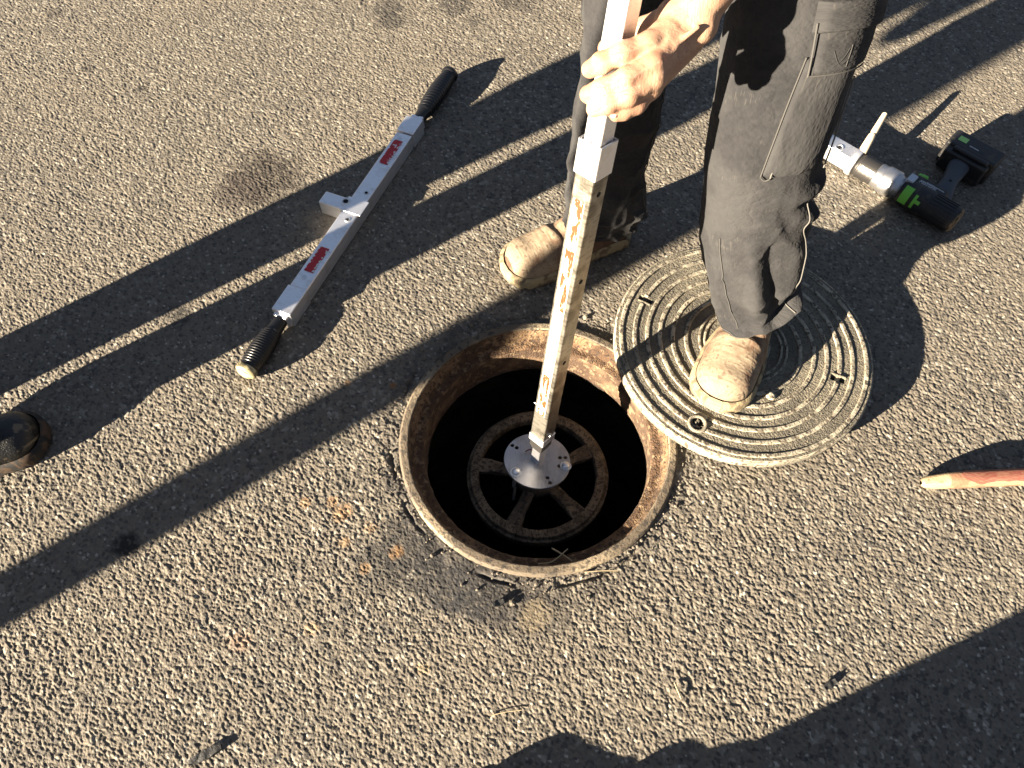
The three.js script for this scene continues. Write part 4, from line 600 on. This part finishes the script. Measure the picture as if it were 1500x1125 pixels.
  const shL = V(HIP_L.x + 0.06, 1.22, HIP_L.z + 0.2), shR = V(HIP_R.x - 0.07, 1.22, HIP_R.z + 0.2), nk = shL.clone().lerp(shR, 0.5);
  const gripR = poleAt(1.28).add(V(-0.01, 0, 0)), elbR = V(shR.x - 0.13, 1.06, shR.z + 0.04), head = nk.clone().add(V(-0.03, 0.19, 0.13));
  const rest = capsules([[fore, elbow, 0.034, 0.042], [elbow, shL, 0.044, 0.05], [elbR, gripR.clone().add(V(-0.03, 0.01, -0.01)), 0.042, 0.028], [gripR.clone().add(V(-0.035, 0.02, 0)), gripR.clone().add(V(-0.03, -0.03, 0)), 0.022, 0.02], [gripR.clone().add(V(-0.02, -0.03, 0.02)), gripR.clone().add(V(0.018, -0.03, 0.02)), 0.012, 0.01], [gripR.clone().add(V(-0.02, -0.006, 0.022)), gripR.clone().add(V(0.02, -0.006, 0.022)), 0.012, 0.01], [gripR.clone().add(V(-0.02, 0.018, 0.022)), gripR.clone().add(V(0.02, 0.018, 0.022)), 0.012, 0.01], [elbR, shR, 0.044, 0.05], [nk.clone().add(V(0, 0.03, 0.02)), head, 0.055, 0.06], [head, head.clone().add(V(0, 0.06, 0.02)), 0.078, 0.085], [head.clone().add(V(0, 0.0, 0.075)), head.clone().add(V(0, 0.03, 0.08)), 0.014, 0.01], [head.clone().add(V(0, -0.06, 0.05)), head.clone().add(V(0, -0.06, 0.04)), 0.04, 0.04]], 0.02, 96);
  part('body', [handGeo, rest], M.skin, w);
  const nail = new THREE.SphereGeometry(1, 16, 10); nail.scale(0.0048, 0.0058, 0.0022); nail.lookAt(V(0, 1, 0.4)); const np = J(899, 166, -0.041); nail.translate(np.x, np.y, np.z); part('nail', planarUV(nail), M.nail, w);
  part('shirt', capsules([[mid.clone().add(V(0, 0.05, 0)), nk, 0.15, 0.14], [shL, shR, 0.085, 0.085], [shL, shL.clone().lerp(elbow, 0.6), 0.078, 0.07], [shR, shR.clone().lerp(elbR, 0.6), 0.078, 0.07]], 0.06, 72), M.jacket, w);
  part('hair', capsules([[head.clone().add(V(0, 0.075, -0.005)), head.clone().add(V(0, 0.07, -0.02)), 0.088, 0.088], [head.clone().add(V(0, 0.02, -0.04)), head.clone().add(V(0, 0.0, -0.035)), 0.07, 0.06]], 0.03, 40), M.hair, w);
}

// a standing person, mostly out of the picture; only a shoe or the shadow shows
function stander(label, feet, face, o = {}) { // feet: [heel right, heel left] on the ground, face: unit direction
  const g = thing('person', label, 'person'), side = V(-face.z, 0, face.x), H = o.h ?? 1;
  const ank = feet.map((f) => f.clone().addScaledVector(face, o.ankle ?? 0.07).setY(0.09)), hips = ank.map((a, i) => ank[0].clone().lerp(ank[1], 0.5).addScaledVector(side, (i ? -1 : 1) * 0.1 * (o.hipW ?? 1)).setY(0.9 * H).add(o.lean ?? V(0, 0, 0)));
  const knees = ank.map((a, i) => a.clone().lerp(hips[i], 0.5).addScaledVector(face, o.knee ?? 0.03)), mid = hips[0].clone().lerp(hips[1], 0.5), nk = mid.clone().addScaledVector(face, o.bend ?? 0.02).setY(1.4 * H);
  const sh = [1, -1].map((s) => nk.clone().addScaledVector(side, s * 0.19).add(V(0, -0.02, 0)));
  part('trousers', capsules([...[0, 1].flatMap((i) => [[ank[i].clone(), knees[i], (o.r0 ?? [0.065, 0.065])[i], (o.rk ?? [0.078, 0.078])[i]], [knees[i], hips[i], (o.rk ?? [0.078, 0.078])[i], (o.rt ?? [0.1, 0.1])[i]]]), [hips[0], hips[1], 0.11, 0.11], [mid, mid.clone().add(V(0, 0.1, 0)), 0.13, 0.13]], 0.03, 84), M.cloth, g);
  const hands = o.hands ?? sh.map((s, i) => s.clone().addScaledVector(side, (i ? -1 : 1) * 0.06).setY(0.78 * H)), elb = sh.map((s, i) => s.clone().lerp(hands[i], 0.5).addScaledVector(face, -0.05).addScaledVector(side, (i ? -1 : 1) * 0.04).add(V(0, o.hands ? -0.1 : 0, 0)));
  part('jacket', capsules([[mid.clone().add(V(0, 0.08, 0)), nk.clone().add(V(0, -0.12, 0)), 0.15, 0.15], [sh[0], sh[1], 0.085, 0.085], ...[0, 1].flatMap((i) => [[sh[i], elb[i], 0.075, 0.06], [elb[i], hands[i], 0.06, 0.045]])], 0.05, 72), M.jacket, g);
  const hc = nk.clone().add(V(0, 0.2, 0)).addScaledVector(face, 0.03);
  part('body', capsules([[nk, hc, 0.055, 0.06], [hc, hc.clone().add(V(0, 0.06, 0)), 0.078, 0.088], [hc.clone().addScaledVector(face, 0.07).add(V(0, -0.05, 0)), hc.clone().addScaledVector(face, 0.04).add(V(0, -0.06, 0)), 0.03, 0.04], [hc.clone().addScaledVector(face, 0.085), hc.clone().addScaledVector(face, 0.085).add(V(0, 0.03, 0)), 0.015, 0.01], ...hands.flatMap((h) => [[h, h.clone().addScaledVector(face, 0.05).add(V(0, -0.06, 0)), 0.035, 0.03], [h.clone().addScaledVector(face, 0.05).add(V(0, -0.05, 0)), h.clone().addScaledVector(face, 0.09).add(V(0, -0.09, 0)), 0.022, 0.014]])], 0.02, 88), M.skin, g);
  part('hair', capsules([[hc.clone().add(V(0, 0.08, 0)).addScaledVector(face, -0.015), hc.clone().add(V(0, 0.05, 0)).addScaledVector(face, -0.03), 0.09, 0.085]], 0.02, 36), M.hair, g);
  feet.forEach((f, i) => { const d = o.dirs ? o.dirs[i] : face; placeBoot(g, f.clone().addScaledVector(d, o.footL ?? 0.29), f.clone(), o.shoeW ?? 0.108, 5 + i, M.darkShoe, M.shoeSole, 'shoe'); });
  return g;
}
const sunGround = V(Math.cos(SUN_AZ), 0, -Math.sin(SUN_AZ));
{
  const toe = P(64, 628, 0.03).setY(0), fd = V(0.93, 0, -0.36).normalize(), heelA = toe.clone().addScaledVector(fd, -0.29);
  const b0 = P(0, 545).setY(0).addScaledVector(sunGround, -0.42).addScaledVector(fd, -0.1);
  stander('bystander at the left edge, only the toe of one scuffed black shoe in view', [heelA, b0], V(0.9, 0, -0.43).normalize(), { dirs: [fd, V(0.9, 0, -0.43).normalize()], r0: [0.067, 0.068], rk: [0.07, 0.092], rt: [0.088, 0.115], hipW: 1.25, lean: V(-0.02, 0, -0.03) });
}
{
  const f = V(-Math.sin(SUN_AZ), 0, -Math.cos(SUN_AZ)), sd = V(-f.z, 0, f.x), heelL = V(-0.15, 0, -0.036).addScaledVector(f, -0.352).addScaledVector(sunGround, -0.03);
  const heelR = heelL.clone().addScaledVector(sd, 0.16).addScaledVector(f, -0.12);
  stander('person behind the camera, seen only by the shadow in the lower right corner', [heelR, heelL], f, { h: 0.98, r0: [0.055, 0.055], rk: [0.085, 0.085], knee: -0.13, lean: f.clone().multiplyScalar(-0.36), footL: 0.31, ankle: 0.065, hands: [V(0.14, 1.2, 0.16), V(-0.12, 1.2, 0.16)], bend: 0.16 });
}
{ // slim post outside the picture, whose shadow crosses the road to the hole
  const p = P(0, 879).setY(0).addScaledVector(sunGround, -1.9);
  const g = thing('post', 'grey metal post left of the picture, casting the long shadow towards the manhole', 'post', p);
  part('shaft_tube', at(cyl(0.052, 0.052, 2.2, 32), 0, 1.1, 0), M.post, g); part('cap', at(lathe([[0.053, 0], [0.054, 0.01], [0.03, 0.03], [0.001, 0.035]], 32), 0, 2.2, 0), M.post, g); part('base_plate', at(rbox(0.2, 0.012, 0.2, 0.003), 0, 0.006, 0), M.post, g);
}

// ------------------------------------------------------------------ red bar at the right edge
{
  const A = P(1349, 707, 0.012).setY(0), B = P(1500, 703, 0.016).setY(0); const d = B.clone().sub(A).setY(0).normalize();
  const g = thing('red_bar', 'red painted bar at the right edge, sunlight on its front put into a tan colour, with a worn pale tip', 'bar', A); g.rotation.y = Math.atan2(-d.z, d.x);
  const sec = (u) => { const t = smooth(0, 0.11, u), e = Math.sqrt(1 - Math.pow(1 - clamp(u / 0.022), 2)); return [lerp(0.0125, 0.0145, smooth(0, 0.06, u)) * (0.25 + 0.75 * e), lerp(0.0105, 0.018, smooth(0.0, 0.07, u)) * (0.3 + 0.7 * e), 0.0105 + 0.0105 * smooth(0.0, 0.07, u)]; };
  const bar = (u0, u1, n, grow) => grid((p, v) => { const u = lerp(u0, u1, v), th = p * Math.PI * 2, [w, h, y] = sec(u), k = 0.0012 * (fbm(u * 60, Math.cos(th) * 2, Math.sin(th) * 2 + 4, 3) - 0.5); return V(u, y + Math.sin(th) * (h + k) * grow + 0.001, Math.sign(Math.cos(th)) * Math.pow(Math.abs(Math.cos(th)), 0.7) * (w + k) * grow - 0.003 * smooth(0.05, 0.2, u)); }, 36, n, true, [0.1, u1 - u0]);
  part('sunlit_shank', bar(0.042, 0.6, 80, 1), M.sunlit_shank, g);  // tan shows on the sun-facing front, where sunlight is painted in
  part('red_paint', grid((p, v) => { const u = lerp(0.06 + 0.03 * p, 0.6, v), a = 0.7 + 0.5 * (fbm(u * 40, 3, 2, 3) - 0.5) - 0.25 * smooth(0.15, 0.5, u) + 0.8 * (1 - smooth(0.055, 0.1, u)), th = lerp(a, 3.9, p), [w, h, y] = sec(u); return V(u, y + Math.sin(th) * (h + 0.0011) + 0.001, Math.sign(Math.cos(th)) * Math.pow(Math.abs(Math.cos(th)), 0.7) * (w + 0.0011) - 0.003 * smooth(0.05, 0.2, u)); }, 24, 90), M.redPaint, g, 'flaking red paint, kept to the upper side away from the sun'); part('tip', bar(0.0001, 0.044, 24, 1.004), M.worn, g, 'worn tip with sunlight put into its pale colour');
}

// ------------------------------------------------------------------ litter
function straw(pts, r, label, mat = M.straw) { const q = pts.map(([x, y, h]) => P(x, y, h)); const c = q[0].clone(); const o = part('straw', tube(q.map((p) => p.sub(c)), r, 20, 6), mat, scene); o.position.copy(c); return tag(o, label, 'straw'); }
straw([[808, 803, -0.02], [825, 813, -0.022], [838, 822, -0.024]], 0.0016, 'pale straw crossing another on the near inside of the manhole frame');
straw([[788, 826, -0.02], [808, 823, -0.021], [832, 804, -0.018]], 0.0012, 'thin bent straw lying under the crossing straw on the manhole frame');
straw([[720, 1048, 0.003], [740, 1043, 0.004], [764, 1040, 0.003]], 0.0008, 'short pale straw on the asphalt near the bottom of the picture');
straw([[855, 838, 0.008], [880, 836, 0.006], [905, 836, 0.003]], 0.0009, 'thin straw along the outside of the manhole rim, in front');
straw([[988, 1000, 0.003], [993, 1012, 0.006], [998, 1024, 0.003]], 0.0013, 'thin straw at the edge of the shadow in the lower right');
function scrap(px, py, sx, sz, rot, label, mat) {
  const g = new THREE.BoxGeometry(sx, 0.006, sz, 8, 1, 4), p = g.attributes.position; for (let i = 0; i < p.count; i++) { const x = p.getX(i), z = p.getZ(i); p.setXYZ(i, x, p.getY(i) + 0.004 * noise(x * 150 + 3, z * 150, px), z * (1 - Math.abs(x) / sx * 0.9)); } g.computeVertexNormals();
  const o = part('scrap', planarUV(g), mat, scene); o.position.copy(P(px, py, 0.003)); o.rotation.y = rot; return tag(o, label, 'litter');
}
scrap(302, 1105, 0.05, 0.016, 0.5, 'dark curled scrap on the asphalt near the bottom left', M.rubber);
scrap(1215, 1003, 0.024, 0.012, 0.5, 'small dark chip on the asphalt at lower right', M.rubber);
scrap(730, 884, 0.02, 0.012, 0.4, 'small dark chip in front of the manhole rim', M.rubber);
{ // loose grit along the frame: nobody could count it
  const gs = []; for (let k = 0; k < 300; k++) { const a = rnd() * Math.PI * 2, r = 0.272 + Math.pow(rnd(), 2) * 0.045, s = 0.0013 + 0.003 * rnd() * rnd() + (rnd() < 0.04 ? 0.003 : 0); const g = new THREE.IcosahedronGeometry(s, 0); const p = g.attributes.position; for (let i = 0; i < p.count; i++) { const x = p.getX(i), y = p.getY(i), z = p.getZ(i), f = 0.7 + 0.6 * hash(Math.round(x * 1e5), Math.round(y * 1e5), Math.round(z * 1e5) + k); p.setXYZ(i, x * f, y * f * 0.8, z * f); } g.computeVertexNormals(); g.rotateY(rnd() * 6); g.translate(HOLE.x + Math.cos(a) * r, s * 0.3, HOLE.z + Math.sin(a) * r); gs.push(planarUV(g)); }
  const o = part('grit', gs, M.stone, scene); o.userData.kind = 'stuff'; tag(o, 'loose grit and small stones around the iron manhole frame', 'grit');
}

renderer.render(scene, camera);
